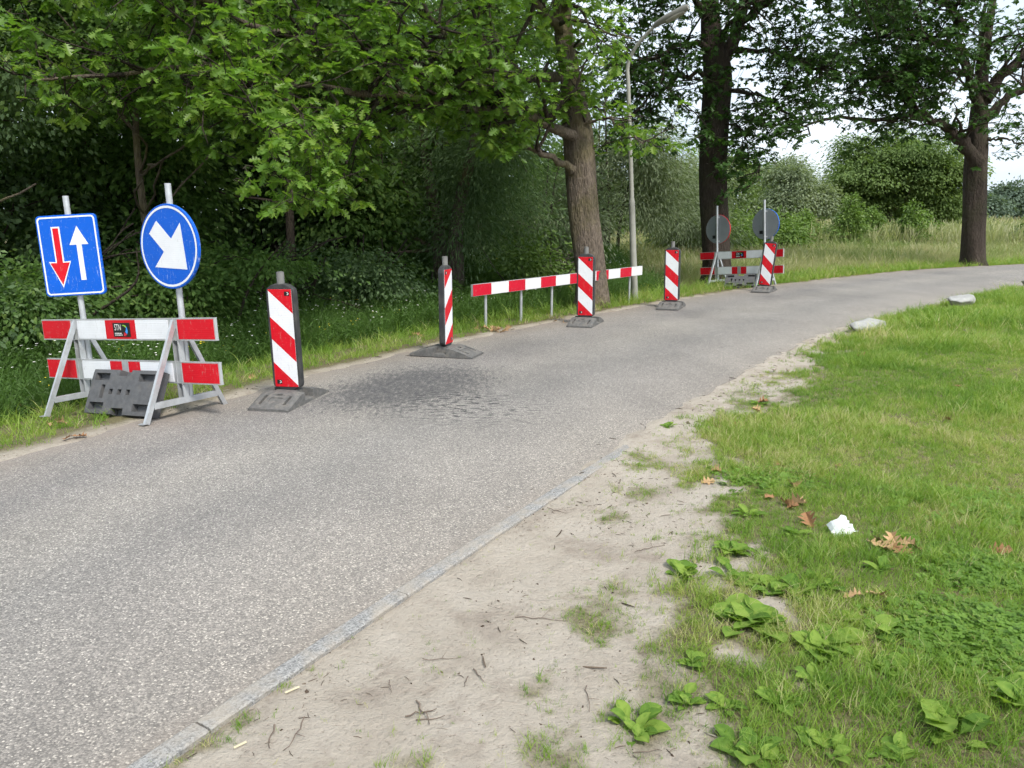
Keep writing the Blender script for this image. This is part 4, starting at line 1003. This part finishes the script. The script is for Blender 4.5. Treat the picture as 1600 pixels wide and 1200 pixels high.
# ------------------------------------------------------------------ grass and herbs (uncountable: scattered blades)
def blade_mesh(name, n, hgt, wid, spread, bend, r, mat, segs=3, head=0., lean=.25):
    V, F, T = [], [], []
    for k in range(n):
        A = r.uniform(0, 6.28); bx_, by_ = r.normal(0, spread, 2); h_ = hgt * r.uniform(.45, 1.15); w_ = wid * r.uniform(.7, 1.2)
        dx_, dy_ = math.cos(A), math.sin(A); l0 = r.uniform(0, lean); cb = bend * r.uniform(.3, 1.3); o_ = len(V)
        B = r.uniform(0, 6.28); wx, wy = math.cos(B), math.sin(B)
        for s_ in range(segs + 1):
            u = s_ / segs; out_ = h_ * (l0 * u + cb * u * u); zz = h_ * (u - .35 * cb * u * u)
            ww = w_ * (1 - u ** 1.6) * .5 if not head else w_ * (.35 if u < .7 else head * (1.3 - u) * 2) * .5
            if s_ == segs and not head: V.append((bx_ + dx_ * out_, by_ + dy_ * out_, zz))
            else: V += [(bx_ + dx_ * out_ - wx * ww, by_ + dy_ * out_ - wy * ww, zz), (bx_ + dx_ * out_ + wx * ww, by_ + dy_ * out_ + wy * ww, zz)]
        for s_ in range(segs):
            a_ = o_ + 2 * s_
            F.append((a_, a_ + 1, a_ + 2) if (s_ == segs - 1 and not head) else (a_, a_ + 1, a_ + 3, a_ + 2))
    me = bpy.data.meshes.new(name); me.from_pydata(V, [], F); me.materials.append(mat); return bpy.data.objects.new(name, me)
def herb_mesh(name, nst, hgt, leaf, r, mat, tmpl=OVAL, flower=None):
    """leafy upright herb: stems with opposite leaves"""
    V, F, MI = [], [], []
    tv, tf = tmpl
    for k in range(nst):
        p = np.array([*r.normal(0, .10, 2), 0]); d = unit(np.array([*r.normal(0, .22, 2), 1])); h_ = hgt * r.uniform(.6, 1.1)
        nl = int(h_ / .034)
        for j in range(nl):
            q_ = p + d * h_ * (j + 1) / nl; A = r.uniform(0, 6.28)
            x = unit(np.array([math.cos(A), math.sin(A), r.uniform(-.5, .2)])); zz = np.array([0, 0, 1.]) + r.normal(0, .3, 3); zz = unit(zz - x * (zz @ x)); y = np.cross(zz, x)
            s_ = leaf * r.uniform(.6, 1.2) * (1.15 - .5 * j / nl); o_ = len(V)
            V += [tuple(q_ + s_ * (a[0] * x + a[1] * y + a[2] * zz)) for a in tv]; F += [tuple(i + o_ for i in f) for f in tf]; MI += [0] * len(tf)
        if flower is not None:
            o_ = len(V); q_ = p + d * (h_ + .03); s_ = .014
            V += [tuple(q_ + s_ * np.array([math.cos(i), math.sin(i), .2 * (i % 2)])) for i in np.linspace(0, 5.24, 6)]; F.append(tuple(range(o_, o_ + 6))); MI.append(1)
    me = bpy.data.meshes.new(name); me.from_pydata(V, [], F); me.materials.append(mat)
    if flower is not None: me.materials.append(flower)
    me.polygons.foreach_set('material_index', MI); return bpy.data.objects.new(name, me)
def scatter(name, label, cat, P3, scl, idx_, tint, sources, tilt=.12, seed=1):
    r = np.random.default_rng(seed); n = len(P3)
    c = bpy.data.collections.new(name + '_blades')
    for i, o_ in enumerate(sources): o_.name = '%s_%02d' % (name, i); c.objects.link(o_)
    me = bpy.data.meshes.new(name); me.vertices.add(n); me.vertices.foreach_set('co', np.asarray(P3, np.float32).ravel())
    attr(me, 'scl', scl); attr(me, 'tint', np.clip(tint, 0, 1))
    a = me.attributes.new('pick', 'INT', 'POINT'); a.data.foreach_set('value', np.asarray(idx_, np.int32))
    a = me.attributes.new('rot', 'FLOAT_VECTOR', 'POINT'); a.data.foreach_set('vector', np.stack([r.normal(0, tilt, n), r.normal(0, tilt, n), r.uniform(0, 6.28, n)], 1).astype(np.float32).ravel())
    o_ = bpy.data.objects.new(name, me); col.objects.link(o_)
    g = bpy.data.node_groups.new(name, 'GeometryNodeTree')
    g.interface.new_socket('Geometry', in_out='INPUT', socket_type='NodeSocketGeometry'); g.interface.new_socket('Geometry', in_out='OUTPUT', socket_type='NodeSocketGeometry')
    gi, go = g.nodes.new('NodeGroupInput'), g.nodes.new('NodeGroupOutput')
    ci = g.nodes.new('GeometryNodeCollectionInfo'); ci.inputs['Collection'].default_value = c; ci.inputs['Separate Children'].default_value = True; ci.inputs['Reset Children'].default_value = True
    ip = g.nodes.new('GeometryNodeInstanceOnPoints'); ip.inputs['Pick Instance'].default_value = True
    def na_(nm, ty):
        n_ = g.nodes.new('GeometryNodeInputNamedAttribute'); n_.data_type = ty; n_.inputs['Name'].default_value = nm; return n_.outputs['Attribute']
    g.links.new(gi.outputs[0], ip.inputs['Points']); g.links.new(ci.outputs[0], ip.inputs['Instance'])
    g.links.new(na_('pick', 'INT'), ip.inputs['Instance Index']); g.links.new(na_('rot', 'FLOAT_VECTOR'), ip.inputs['Rotation']); g.links.new(na_('scl', 'FLOAT'), ip.inputs['Scale'])
    g.links.new(ip.outputs[0], go.inputs[0])
    md = o_.modifiers.new('scatter', 'NODES'); md.node_group = g
    tag(o_, label, cat, kind='stuff'); return o_
rg = np.random.default_rng(5)
def sample(n, x0, x1, y0, y1): return np.stack([rg.uniform(x0, x1, n), rg.uniform(y0, y1, n)], 1)
def in_view(p, m=.6):
    """skip ground the photograph shows nothing of"""
    return (np.abs(p[:, 0]) < .70 * p[:, 1] + m + .4) & (p[:, 1] > 1.2)
# lawn on the right, denser near the camera
src = [blade_mesh('b', 9, .062, .0042, .016, .6, rg, M['grass']) for _ in range(5)] + [blade_mesh('b', 7, .11, .0048, .02, .7, rg, M['grass'], 4) for _ in range(3)]
PL = []
for (y0, y1, x0, x1, n_, sc_) in ((1.3, 3.2, -1.4, 3.2, 24000, .52), (3.2, 5.5, -.6, 5, 36000, .66), (5.5, 9, .8, 8, 40000, .85), (9, 16, 2.5, 14, 36000, 1.15), (15, 26, 9, 30, 18000, 1.7)):
    p = sample(n_, x0, x1, y0, y1); p = p[in_view(p)]; d = sdist(p, _R); p, d = p[d > .03], d[d > .03]
    cvv = cover(p[:, 0], p[:, 1], d); ok = rg.random(len(p)) < cvv ** 1.35 * .97 + .03; p, d, cvv = p[ok], d[ok], cvv[ok]
    tall = fbm(p[:, 0], p[:, 1], 1.3)
    sc = sc_ * (.55 + .5 * cvv) * (.4 + 1.15 * tall) * rg.uniform(.7, 1.25, len(p)) * (1 + .25 * sstep(7, 10, p[:, 1]))
    tn = .43 + .95 * (fbm(p[:, 0] + 40, p[:, 1], 1.1) - .45) + .5 * (fbm(p[:, 0] + 11, p[:, 1], 5.) - .5) + rg.normal(0, .14, len(p)) + (rg.random(len(p)) < .10) * .4
    ix = np.where(rg.random(len(p)) < .55 * sstep(.35, .7, tall), rg.integers(5, 8, len(p)), rg.integers(0, 5, len(p)))
    PL.append((p, sc, tn, ix, height(p[:, 0], p[:, 1])))
p = np.vstack([a[0] for a in PL]); 
scatter('lawn_grass', 'short bright green grass covering the bank right of the road', 'grass', np.column_stack([p, np.concatenate([a[4] for a in PL]) - .003]), np.concatenate([a[1] for a in PL]), np.concatenate([a[3] for a in PL]), np.concatenate([a[2] for a in PL]), src)
# verge on the left
src = [blade_mesh('b', 9, .085, .005, .02, .6, rg, M['grass']) for _ in range(5)] + [blade_mesh('b', 8, .16, .006, .025, .8, rg, M['grass'], 4) for _ in range(3)]
p = sample(90000, -9, 22, 3.2, 27); p = p[in_view(p)]; d = -sdist(p, _L); ok = (d > .02) & (d < 1.9) & (rg.random(len(p)) < np.clip(9 / p[:, 1], .25, 1)); p, d = p[ok], d[ok]
ok = rg.random(len(p)) < sstep(.0, .30, d + (fbm(p[:, 0], p[:, 1], 3) - .5) * .45); p, d = p[ok], d[ok]
tn = .46 + .7 * (fbm(p[:, 0], p[:, 1], 2) - .45) + rg.normal(0, .13, len(p)) + (rg.random(len(p)) < .06) * .4
sc = (.7 + .5 * sstep(.1, 1.0, d)) * rg.uniform(.7, 1.3, len(p)) * np.clip(p[:, 1] / 9, 1, 1.8)
scatter('verge_grass', 'narrow strip of bright grass along the left road edge', 'grass', np.column_stack([p, height(p[:, 0], p[:, 1]) - .003]), sc, rg.integers(0, 8, len(p)), tn, src)
# rough herbs, nettles and tall grass beyond the verge
NETTLE = leaf_template([(0, 0), (.3, .19), (.65, .13), (1, 0)], .2, .3)
src = [herb_mesh('h', 7, .50, .062, rg, M['rough'], NETTLE) for _ in range(5)] + [blade_mesh('h', 22, .60, .009, .07, .6, rg, M['rough'], 4) for _ in range(3)] + [herb_mesh('h', 4, .55, .06, rg, M['rough'], NETTLE, M['flower']), herb_mesh('h', 4, .42, .06, rg, M['rough'], NETTLE, M['flower_y'])]
p = sample(64000, -22, 7, 4.5, 30); p = p[in_view(p, 1.0)]; d = -sdist(p, _L); ok = (d > 1.0) & (d < 22) & ((d < 7) | (rg.random(len(p)) < .5)) & (p[:, 0] < 3.2 + .0 * p[:, 1]); p, d = p[ok], d[ok]
lim = np.interp(p[:, 1], [5, 8, 11, 14, 20], [1.3, 1.45, 1.45, 1.3, 1.35]); ok = rg.random(len(p)) < sstep(0, .35, d - lim + (fbm(p[:, 0], p[:, 1], 1.6) - .5) * .5); p, d = p[ok], d[ok]
tn = .40 + .5 * (fbm(p[:, 0], p[:, 1], 1.1) - .5) + rg.normal(0, .12, len(p))
sc = (.45 + .65 * sstep(.8, 2.2, d)) * (.6 + .8 * fbm(p[:, 0], p[:, 1], .9)) * rg.uniform(.75, 1.2, len(p))
ix = rg.choice(10, len(p), p=[.09] * 5 + [.165] * 3 + [.035, .02])
scatter('rough_herbs', 'dense dark green nettles and tall weeds behind the left verge', 'undergrowth', np.column_stack([p, height(p[:, 0], p[:, 1]) - .01]), sc, ix, tn, src)
# meadow beyond the bend
src = [blade_mesh('m', 14, .50, .010, .08, .5, rg, M['meadow'], 3) for _ in range(4)] + [blade_mesh('m', 12, .66, .012, .08, .35, rg, M['meadow'], 4, 1.6, .3) for _ in range(4)]
PL = []
for (y0, y1, x0, x1, n_, s_) in ((13, 22, 1.5, 16, 9000, .8), (18, 32, 4, 34, 22000, 1.0), (30, 60, 5, 55, 16000, 1.5), (58, 110, 20, 110, 9000, 2.4)):
    p = sample(n_, x0, x1, y0, y1); p = p[in_view(p, 1)]; d = -sdist(p, _L); ok = d > .75; p, d = p[ok], d[ok]
    ok = rg.random(len(p)) < sstep(.5, 1.5, d); p, d = p[ok], d[ok]
    tn = .42 + .9 * (fbm(p[:, 0], p[:, 1] * 2.2, .35) - .38) + rg.normal(0, .12, len(p)) - .25 * sstep(2.2, .8, d)
    PL.append((p, .68 * s_ * (.35 + .65 * sstep(.6, 2.5, d)) * rg.uniform(.7, 1.25, len(p)), tn, np.where(rg.random(len(p)) < .45 * sstep(1.5, 3.5, d), rg.integers(4, 8, len(p)), rg.integers(0, 4, len(p)))))
p = np.vstack([a[0] for a in PL])
scatter('meadow_grass', 'tall seeding meadow grass beyond the bend of the road', 'grass', np.column_stack([p, height(p[:, 0], p[:, 1]) - .01]), np.concatenate([a[1] for a in PL]), np.concatenate([a[3] for a in PL]), np.concatenate([a[2] for a in PL]), src)
src = [blade_mesh('r', 14, 1.25, .022, .16, .25, rg, M['reed'], 3) for _ in range(3)] + [blade_mesh('r', 10, 1.45, .03, .16, .2, rg, M['reed'], 4, 1.8, .15) for _ in range(2)]
p = sample(7000, 8, 30, 32.5, 39); ok = fbm(p[:, 0], p[:, 1], .45) > .36; p = p[ok]
scatter('reeds', 'pale band of reeds along the back of the meadow', 'reeds', np.column_stack([p, height(p[:, 0], p[:, 1]) - .02]), rg.uniform(.45, .9, len(p)), rg.integers(0, 5, len(p)), np.clip(.38 + .6 * (fbm(p[:, 0], p[:, 1], .6) - .45) + rg.normal(0, .15, len(p)), 0, 1), src)
# clover mats in the lawn
def clover_mesh(r):
    V, F = [], []
    for k in range(16):
        p = np.array([*r.normal(0, .028, 2), r.uniform(.006, .026)]); A0 = r.uniform(0, 6.28)
        for j in range(3):
            A = A0 + j * 2.09; o_ = len(V); s_ = .0095 * r.uniform(.8, 1.2); c_ = p + s_ * np.array([math.cos(A), math.sin(A), .1])
            V += [tuple(c_ + s_ * .9 * np.array([math.cos(A + q_), math.sin(A + q_), .15 * math.cos(q_)])) for q_ in np.linspace(0, 5.03, 5)]; F.append(tuple(range(o_, o_ + 5)))
    me = bpy.data.meshes.new('c'); me.from_pydata(V, [], F); me.materials.append(M['clover']); return bpy.data.objects.new('c', me)
src = [clover_mesh(rg) for _ in range(4)]
p = []
for cx, cy, rx, ry_, n_ in ((1.76, 2.56, .24, .24, 480), (2.05, 3.15, .22, .16, 160), (1.55, 4.35, .25, .2, 120), (2.5, 3.9, .35, .3, 130)):
    p.append(np.stack([rg.normal(cx, rx * .55, n_), rg.normal(cy, ry_ * .55, n_)], 1))
p = np.vstack(p)
scatter('clover', 'mats of dark green clover in the right-hand grass', 'clover', np.column_stack([p, height(p[:, 0], p[:, 1]) - .002]), rg.uniform(.6, 1.0, len(p)), rg.integers(0, 4, len(p)), rg.normal(.5, .2, len(p)), src, .2)

# ------------------------------------------------------------------ broad-leaved weeds, each leaf a part
def weed_leaf(r, tint, kind=0):
    """ribbed oval leaf on a stalk, along +X, arching"""
    nu, nv = 9, 5; V, F, T = [], [], []
    arch = r.uniform(.12, .34); wv = r.uniform(0, 6.28)
    for i in range(nu):
        u = i / (nu - 1); st = .22
        w = .018 if u < st else .30 * math.sin(math.pi * min(1, ((u - st) / (1 - st)) ** .8)) ** .75 + .006
        if kind: w *= .62
        zc = .42 * u - arch * u * u * 1.1
        for j in range(nv):
            v = (j / (nv - 1) - .5) * 2
            V.append((u, v * w, zc + abs(v) * w * .28 + .018 * math.sin(9 * u + wv + 3 * v) * (u > st) - .012 * (j % 2)))
            T.append(tint + r.normal(0, .10) + (.30 if abs(v) < .1 else 0) + (.12 if u > .93 else 0))
    for i in range(nu - 1):
        for j in range(nv - 1):
            a_ = i * nv + j; F.append((a_, a_ + nv, a_ + nv + 1, a_ + 1))
    me = bpy.data.meshes.new('leaf'); me.from_pydata(V, [], F); attr(me, 'tint', T); me.materials.append(M['leaf_weed'])
    me.polygons.foreach_set('use_smooth', [True] * len(F)); return me
rw = np.random.default_rng(99)
WL = [weed_leaf(rw, t_) for t_ in (.25, .4, .5, .6, .75, .9)]; WN = [weed_leaf(rw, t_, 1) for t_ in (.35, .6, .85)]
WEEDS = [(.757, 3.098, .085, 13, 'plantain on the sand edge, leftmost of the upper row of weeds'), (1.032, 3.311, .09, 13, 'plantain at the top of the weed cluster in the middle of the grass edge'),
    (.976, 3.08, .095, 12, 'plantain in the weed cluster, just below its topmost plant'), (1.09, 2.952, .085, 12, 'plantain at the middle of the weed row above the largest plant'),
    (1.188, 2.936, .085, 11, 'flat plantain second from the right end of the weed row'), (1.333, 2.997, .07, 9, 'small plantain at the right end of the weed row'),
    (.907, 2.69, .115, 24, 'largest bright green plantain clump on bare sand'), (1.623, 3.141, .10, 8, 'upright pale weed below the pile of dry leaves'),
    (1.141, 2.517, .095, 18, 'large sprawling dull green weed right of the biggest plantain clump'), (1.412, 2.621, .10, 9, 'flat broad-leaved weed beside the clover mat'),
    (1.571, 2.714, .10, 8, 'small weed at the top edge of the clover mat'), (.377, 2.094, .085, 11, 'lone plantain on the sand near the bottom edge'),
    (.571, 2.206, .07, 9, 'small weed right of the lone sand plantain'), (.687, 2.196, .065, 6, 'tiny weed at the grass edge above the bottom corner'),
    (.862, 2.206, .075, 8, 'weed in the grass below the large sprawling weed'), (.719, 1.978, .10, 10, 'plantain at the bottom picture edge, right of the sand'),
    (1.372, 2.079, .12, 10, 'pale weed near the bottom right corner'), (1.626, 2.223, .12, 10, 'weed at the right picture edge below the clover mat'),
    (1.401, 3.56, .085, 7, 'pale weed just left of the white paper scrap'), (1.246, 3.783, .085, 7, 'narrow-leaved weed left of the dry leaves'),
    (2.02, 6.1, .09, 8, 'grey-green weed on the grass edge near the narrow sand strip'), (1.15, 5.45, .07, 7, 'small weed at the sand strip beside the road'),
    (.63, 2.42, .06, 8, 'small dull weed between the lone plantain and the largest clump'), (1.02, 2.32, .07, 8, 'small weed in the grass under the sprawling weed, right side'), (1.30, 2.38, .075, 9, 'weed left of the clover mat, lower of two'), (.95, 2.02, .075, 9, 'small plantain near the bottom edge, right of the larger one'), (1.12, 1.98, .08, 9, 'plantain low in the picture, between the bottom weeds'), (1.9, 3.5, .07, 7, 'small weed in the turf right of the leaf pile'), (1.28, 2.72, .07, 8, 'small weed between the sprawling weed and the weed row')]
for k, (x_, y_, s_, n_, lb) in enumerate(WEEDS):
    s_ *= 1.1 * rw.uniform(.85, 1.1); n_ = int(n_ * 1.9)
    root = empty('broadleaf_weed', (x_, y_, H(x_, y_) - .004)); tag(root, lb, 'weed', 'broad-leaved weeds at the grass edge')
    src_ = WN if 'narrow' in lb or 'upright' in lb else WL
    for j in range(n_):
        o = bpy.data.objects.new('leaf', src_[int(rw.integers(0, len(src_)))]); col.objects.link(o); o.parent = root
        lay = j / n_; q_ = s_ * rw.uniform(.4, 1.25) * (1.05 - .35 * lay)
        o.scale = (q_, q_ * rw.uniform(.8, 1.15), q_); o.location = (rw.normal(0, .007 + .22 * s_ * (n_ > 15)), rw.normal(0, .007 + .22 * s_ * (n_ > 15)), 0)
        o.rotation_euler = (rw.normal(0, .15), .12 - rw.uniform(0, .3) - .5 * lay, j * 2.4 + rw.normal(0, .3))

# ------------------------------------------------------------------ fallen oak leaves, twigs, litter
def dead_leaf(r):
    half = [(0, 0), (.16, .03), (.22, .20), (.32, .08), (.42, .36), (.50, .11), (.63, .38), (.72, .12), (.86, .24), (1, 0)]
    v, f = leaf_template(half, r.uniform(.2, .9), r.uniform(-.3, .35)); v = v.copy(); v[:, 2] += .10 * np.sin(v[:, 0] * r.uniform(5, 9) + r.uniform(0, 6)) * np.abs(v[:, 1]) * 3
    v[:, 2] -= v[:, 2].min(); v[:, 0] -= .5
    return v, f
rd = np.random.default_rng(41)
DL = []
for k in range(6):
    v, f = dead_leaf(rd); me = bpy.data.meshes.new('fallen_leaf'); me.from_pydata([tuple(p) for p in v], [], f); me.materials.append(M['leaf_dead' if k % 2 else 'leaf_dead_pale'])
    DL.append(me)
FALL = [('dry orange-brown oak leaf lying in the right-hand grass', 'scattered fallen oak leaves', [(1.607, 4.144), (1.429, 4.013), (1.523, 3.68), (2.27, 3.324), (2.606, 7.468), (2.72, 7.42), (3.732, 8.074), (1.911, 5.835), (1.669, 5.433), (1.75, 5.46), (1.495, 5.399), (1.677, 4.561), (2.026, 4.537), (3.274, 5.573), (3.916, 6.581), (2.052, 6.122)], .125),
    ('curled pale oak leaf on the edge of the sand', 'curled leaves on the sand edge', [(1.262, 4.5), (1.154, 4.304)], .11),
    ('dry oak leaf in the leaf pile below the white paper', 'leaf pile below the white paper', [(1.757, 3.409), (1.811, 3.395), (1.83, 3.33), (1.72, 3.36), (1.87, 3.40), (1.79, 3.31), (1.90, 3.34)], .13),
    ('dry oak leaf in the small heap left of the white paper', 'leaf heap left of the white paper', [(1.537, 3.899), (1.48, 3.93), (1.56, 3.95), (1.50, 3.87)], .125),
    ('long pale dry leaf lying above the clover mat', 'pale leaves above the clover mat', [(1.492, 2.871), (1.40, 2.875)], .13),
    ('brown oak leaf standing in the verge grass by the near barricade foot', 'leaves by the near barricade foot', [(-3.557, 5.796), (-3.50, 5.75), (-3.55, 5.66)], .15),
    ('brown leaf at the road edge below the near barricade', 'leaves at the left road edge', [(-3.071, 5.11), (-3.02, 5.16), (-2.543, 7.375)], .13),
    ('pale fallen leaf in the verge around the striped rail posts', 'leaves around the striped rail', [(-.255, 10.101), (-.125, 9.936), (-.043, 10.158), (-.18, 10.05), (-.22, 9.98), (-.08, 10.06), (-.491, 10.63), (-.40, 10.6), (.726, 10.9), (.62, 10.95), (-1.55, 9.184), (-.33, 10.15)], .14),
    ('brown fallen leaf on the verge behind the edge-on beacon', 'leaves behind the edge-on beacon', [(-1.324, 10.308), (-1.30, 10.35), (-1.25, 10.25)], .17)]
WHERE = {'scattered fallen oak leaves': ['dry oak leaf in the grass at the top of the loose leaves', 'reddish dry leaf left of the loose heap', 'small dry leaf just above the pale weed and paper', 'single orange leaf near the right edge, level with the leaf pile', 'brown leaf beside the narrow sand strip, left of its pair', 'brown leaf beside the narrow sand strip, right of its pair', 'farthest pale leaf high in the right-hand grass', 'single tan leaf in the grass below the sand-strip pair', 'tan leaf in the middle left of the grass, left of a pair', 'tan leaf in the middle left of the grass, right of a pair', 'dark tan leaf at the sand edge, left of the tan pair', 'faint brown leaf in the centre of the grass', 'pale brown leaf in the centre of the grass, farther right', 'orange leaf far right in the grass, halfway up', 'small brown leaf far right, below the boulders', 'dull leaf right of the single tan leaf'],
    'leaves around the striped rail': ['white-looking leaf at the left of the litter before the rail', 'yellowish leaf at the road edge before the rail', 'pale leaf at the right end of the litter before the rail', None, None, None, 'brown leaf at the foot of the first rail post', 'brown leaf just right of the first rail post', 'tan leaf at the road edge left of the rail beacon', 'tan leaf farther left of the rail beacon', 'lone tan leaf on the verge left of the edge-on beacon', None],
    'curled leaves on the sand edge': ['curled pale leaf at the sand edge, upper of two', 'curled orange-tan leaf at the sand edge, lower of two'],
    'leaves at the left road edge': ['brown leaf at the left road edge below the barricade, nearer', 'brown leaf at the left road edge below the barricade, farther', 'brown leaf on the verge just left of the nearest beacon'],
    'leaves by the near barricade foot': ['brown leaf against the left foot of the near barricade', 'second brown leaf beside the left foot of the near barricade', 'tan leaf in the verge just before the left barricade foot'],
    'pale leaves above the clover mat': ['long pale dry leaf above the clover mat', 'brown dry leaf left of the long pale one above the clover'],
    'leaves behind the edge-on beacon': [None, None, None]}
for lb0, gp, spots, sz_ in FALL:
    for li, (x_, y_) in enumerate(spots):
        lb = lb0
        pale = 'pale' in lb; o = bpy.data.objects.new('fallen_leaf', DL[int(rd.integers(0, 3)) * 2 + (0 if pale or rd.random() < .35 else 1)]); col.objects.link(o)
        o.location = (x_, y_, H(x_, y_) + (.014 if 'sand' not in lb else .002) + (.03 if 'standing' in lb else 0)); q_ = .88 * sz_ * rd.uniform(.6, 1.2); o.scale = (q_, q_, q_)
        o.rotation_euler = (rd.normal(0, .35) + (.8 if 'standing' in lb else 0), rd.normal(0, .3), rd.uniform(0, 6.28)); tag(o, (WHERE.get(gp) or [None] * 20)[li] or lb, 'leaf', gp)
TW = [((.189, 3.881), (.287, 3.809), .004, 'short dark twig on the sand near the upper wheel ruts'), ((.013, 2.743), (.219, 2.714), .0035, 'long thin dark twig lying across the middle of the sand'), ((.60, 3.338), (.733, 3.409), .0035, 'thin twig on the sand beside the leftmost plantain'),
      ((-.312, 2.206), (-.254, 2.094), .006, 'thickest twig of the small crossed heap on the sand'), ((-.335, 2.125), (-.24, 2.165), .005, 'twig lying across the crossed heap on the sand'), ((-.30, 2.11), (-.21, 2.13), .004, 'thin twig at the right of the crossed heap'),
      ((-.654, 2.125), (-.671, 1.978), .0045, 'long slanting twig on the sand near the edging'), ((-.735, 2.094), (-.727, 1.992), .006, 'short stubby twig beside the slanting one near the edging'), ((-.133, 2.384), (-.097, 2.31), .005, 'upright-looking short twig in the middle of the sand'), ((-.15, 2.34), (-.16, 2.28), .004, 'small twig next to the crossed heap, above it'),
      ((-.318, 2.443), (-.182, 2.451), .003, 'thin straight twig lying across the sand above the heap'), ((.357, 1.964), (.444, 1.978), .0035, 'reddish twig below the lone sand plantain'), ((.247, 2.292), (.248, 2.157), .003, 'thin curved stem on the sand left of the lone plantain'), ((-.42, 2.33), (-.40, 2.25), .003, 'tiny twig left of the crossed heap')]
for (a_, b_, r_, lb) in TW:
    a_, b_ = np.array(a_), np.array(b_); n_ = 7; L = np.linalg.norm(b_ - a_); per = np.array([-(b_ - a_)[1], (b_ - a_)[0]]) / L
    pts = []
    for i in range(n_):
        u = i / (n_ - 1); p = a_ + (b_ - a_) * u + per * rd.normal(0, .028 * L)
        pts.append((p[0] - a_[0], p[1] - a_[1], H(*p) + r_ * .8 + abs(rd.normal(0, .004))))
    r_ *= .55; mb = MB(); mb.tube(pts, np.linspace(r_, r_ * .45, n_), 6)
    if L > .11:
        i = 3; q_ = np.array(pts[i]); mb.tube([q_, q_ + np.array([*(per * .25 * L + (b_ - a_) * .12), .006])], [r_ * .6, r_ * .3], 5)
    o = mb.build('twig', M['twig']); o.location = (a_[0], a_[1], 0); tag(o, lb, 'twig', 'twigs on the sand')
for (a_, b_, lb) in (((-.752, 2.257), (-.711, 2.285), 'pale wood chip on the sand, farther from the camera'), ((-.828, 1.992), (-.797, 2.014), 'pale wood chip on the sand, nearest the edging')):
    mb = MB(); z_ = H(*a_) + .006; mb.bar((0, 0, z_), (b_[0] - a_[0], b_[1] - a_[1], z_ + .004), .003, .009, (0, 0, 1)); o = mb.build('wood_chip', M['chip'], None, .001); o.location = (a_[0], a_[1], 0); tag(o, lb, 'wood chip', 'wood chips on the sand')
# crumpled paper
V, F = [], []; n_ = 9
for i in range(n_):
    for j in range(n_):
        u, v = i / (n_ - 1) - .5, j / (n_ - 1) - .5
        V.append((u * .12 + .01 * rd.normal() * .4, v * .085 + .01 * rd.normal() * .4, .055 * (1 - (2 * u) ** 2) * (.6 + v) + .004 * rd.normal() + .016 * abs(math.sin(9 * u + 5 * v))))
F = [(i * n_ + j, (i + 1) * n_ + j, (i + 1) * n_ + j + 1, i * n_ + j + 1) for i in range(n_ - 1) for j in range(n_ - 1)]
mb = MB(); mb.add(V, F); o = mb.build('paper_scrap', M['paper']); o.location = (1.63, 3.56, H(1.63, 3.56) + .022); o.rotation_euler = (R(38), R(-12), R(20)); tag(o, 'crumpled white paper scrap lying in the grass', 'litter')
sd_ = o.modifiers.new('thickness', 'SOLIDIFY'); sd_.thickness = .0008

# crumbs of bark, pebbles and broken stalks strewn over the bare sand (uncountable)
def crumb(kind, r):
    mb = MB()
    if kind == 0:
        p = r.normal(0, 1, (8, 3)); p = unit(p) * r.uniform(.6, 1, (8, 1)) * np.array([.005, .004, .003]); import bmesh
        bm = bmesh.new(); [bm.verts.new(q) for q in p]; bmesh.ops.convex_hull(bm, input=bm.verts); me = bpy.data.meshes.new('p'); bm.to_mesh(me); bm.free()
    else:
        mb.tube([(-.011, 0, .001), (0, r.normal(0, .002), .002), (.012, r.normal(0, .002), .001)], [.0008, .0011, .0006], 4); me = bpy.data.meshes.new('p'); me.from_pydata(mb.v, [], mb.f)
    me.materials.append(M['crumb']); return bpy.data.objects.new('p', me)
M['crumb'] = leafmat('bark_crumb', [(0, (.05, .036, .028)), (.6, (.13, .10, .075)), (.8, (.30, .27, .23)), (1, (.5, .46, .40))], .0, .9, 'tint', True, .1)
src = [crumb(0, rg) for _ in range(4)] + [crumb(1, rg) for _ in range(4)]
p = sample(16000, -1.6, 3.2, 1.4, 8); d = sdist(p, _R); p = p[d > .05]; d = d[d > .05]; c_ = cover(p[:, 0], p[:, 1], d)
ok = rg.random(len(p)) < (1 - c_) * sstep(.35, .62, fbm(p[:, 0], p[:, 1], 2.1)) * .9 + .05; p = p[ok]
p2 = sample(30000, -4.5, 5, 3.5, 13); e_ = np.minimum(np.abs(sdist(p2, _L)), np.abs(sdist(p2, _R))); p2 = p2[rg.random(len(p2)) < .6 * np.exp(-e_ / .09)]; p = np.vstack([p, p2])
scatter('sand_debris', 'dark crumbs of bark, pebbles and broken stalks on the bare sand', 'debris', np.column_stack([p, np.maximum(height(p[:, 0], p[:, 1]) + .001, np.where(np.maximum(-sdist(p, _L), sdist(p, _R)) < .04, .001, -9))]), rg.gamma(2.2, .42, len(p)), rg.integers(0, 8, len(p)), rg.beta(1.1, 2.2, len(p)), src, .1)
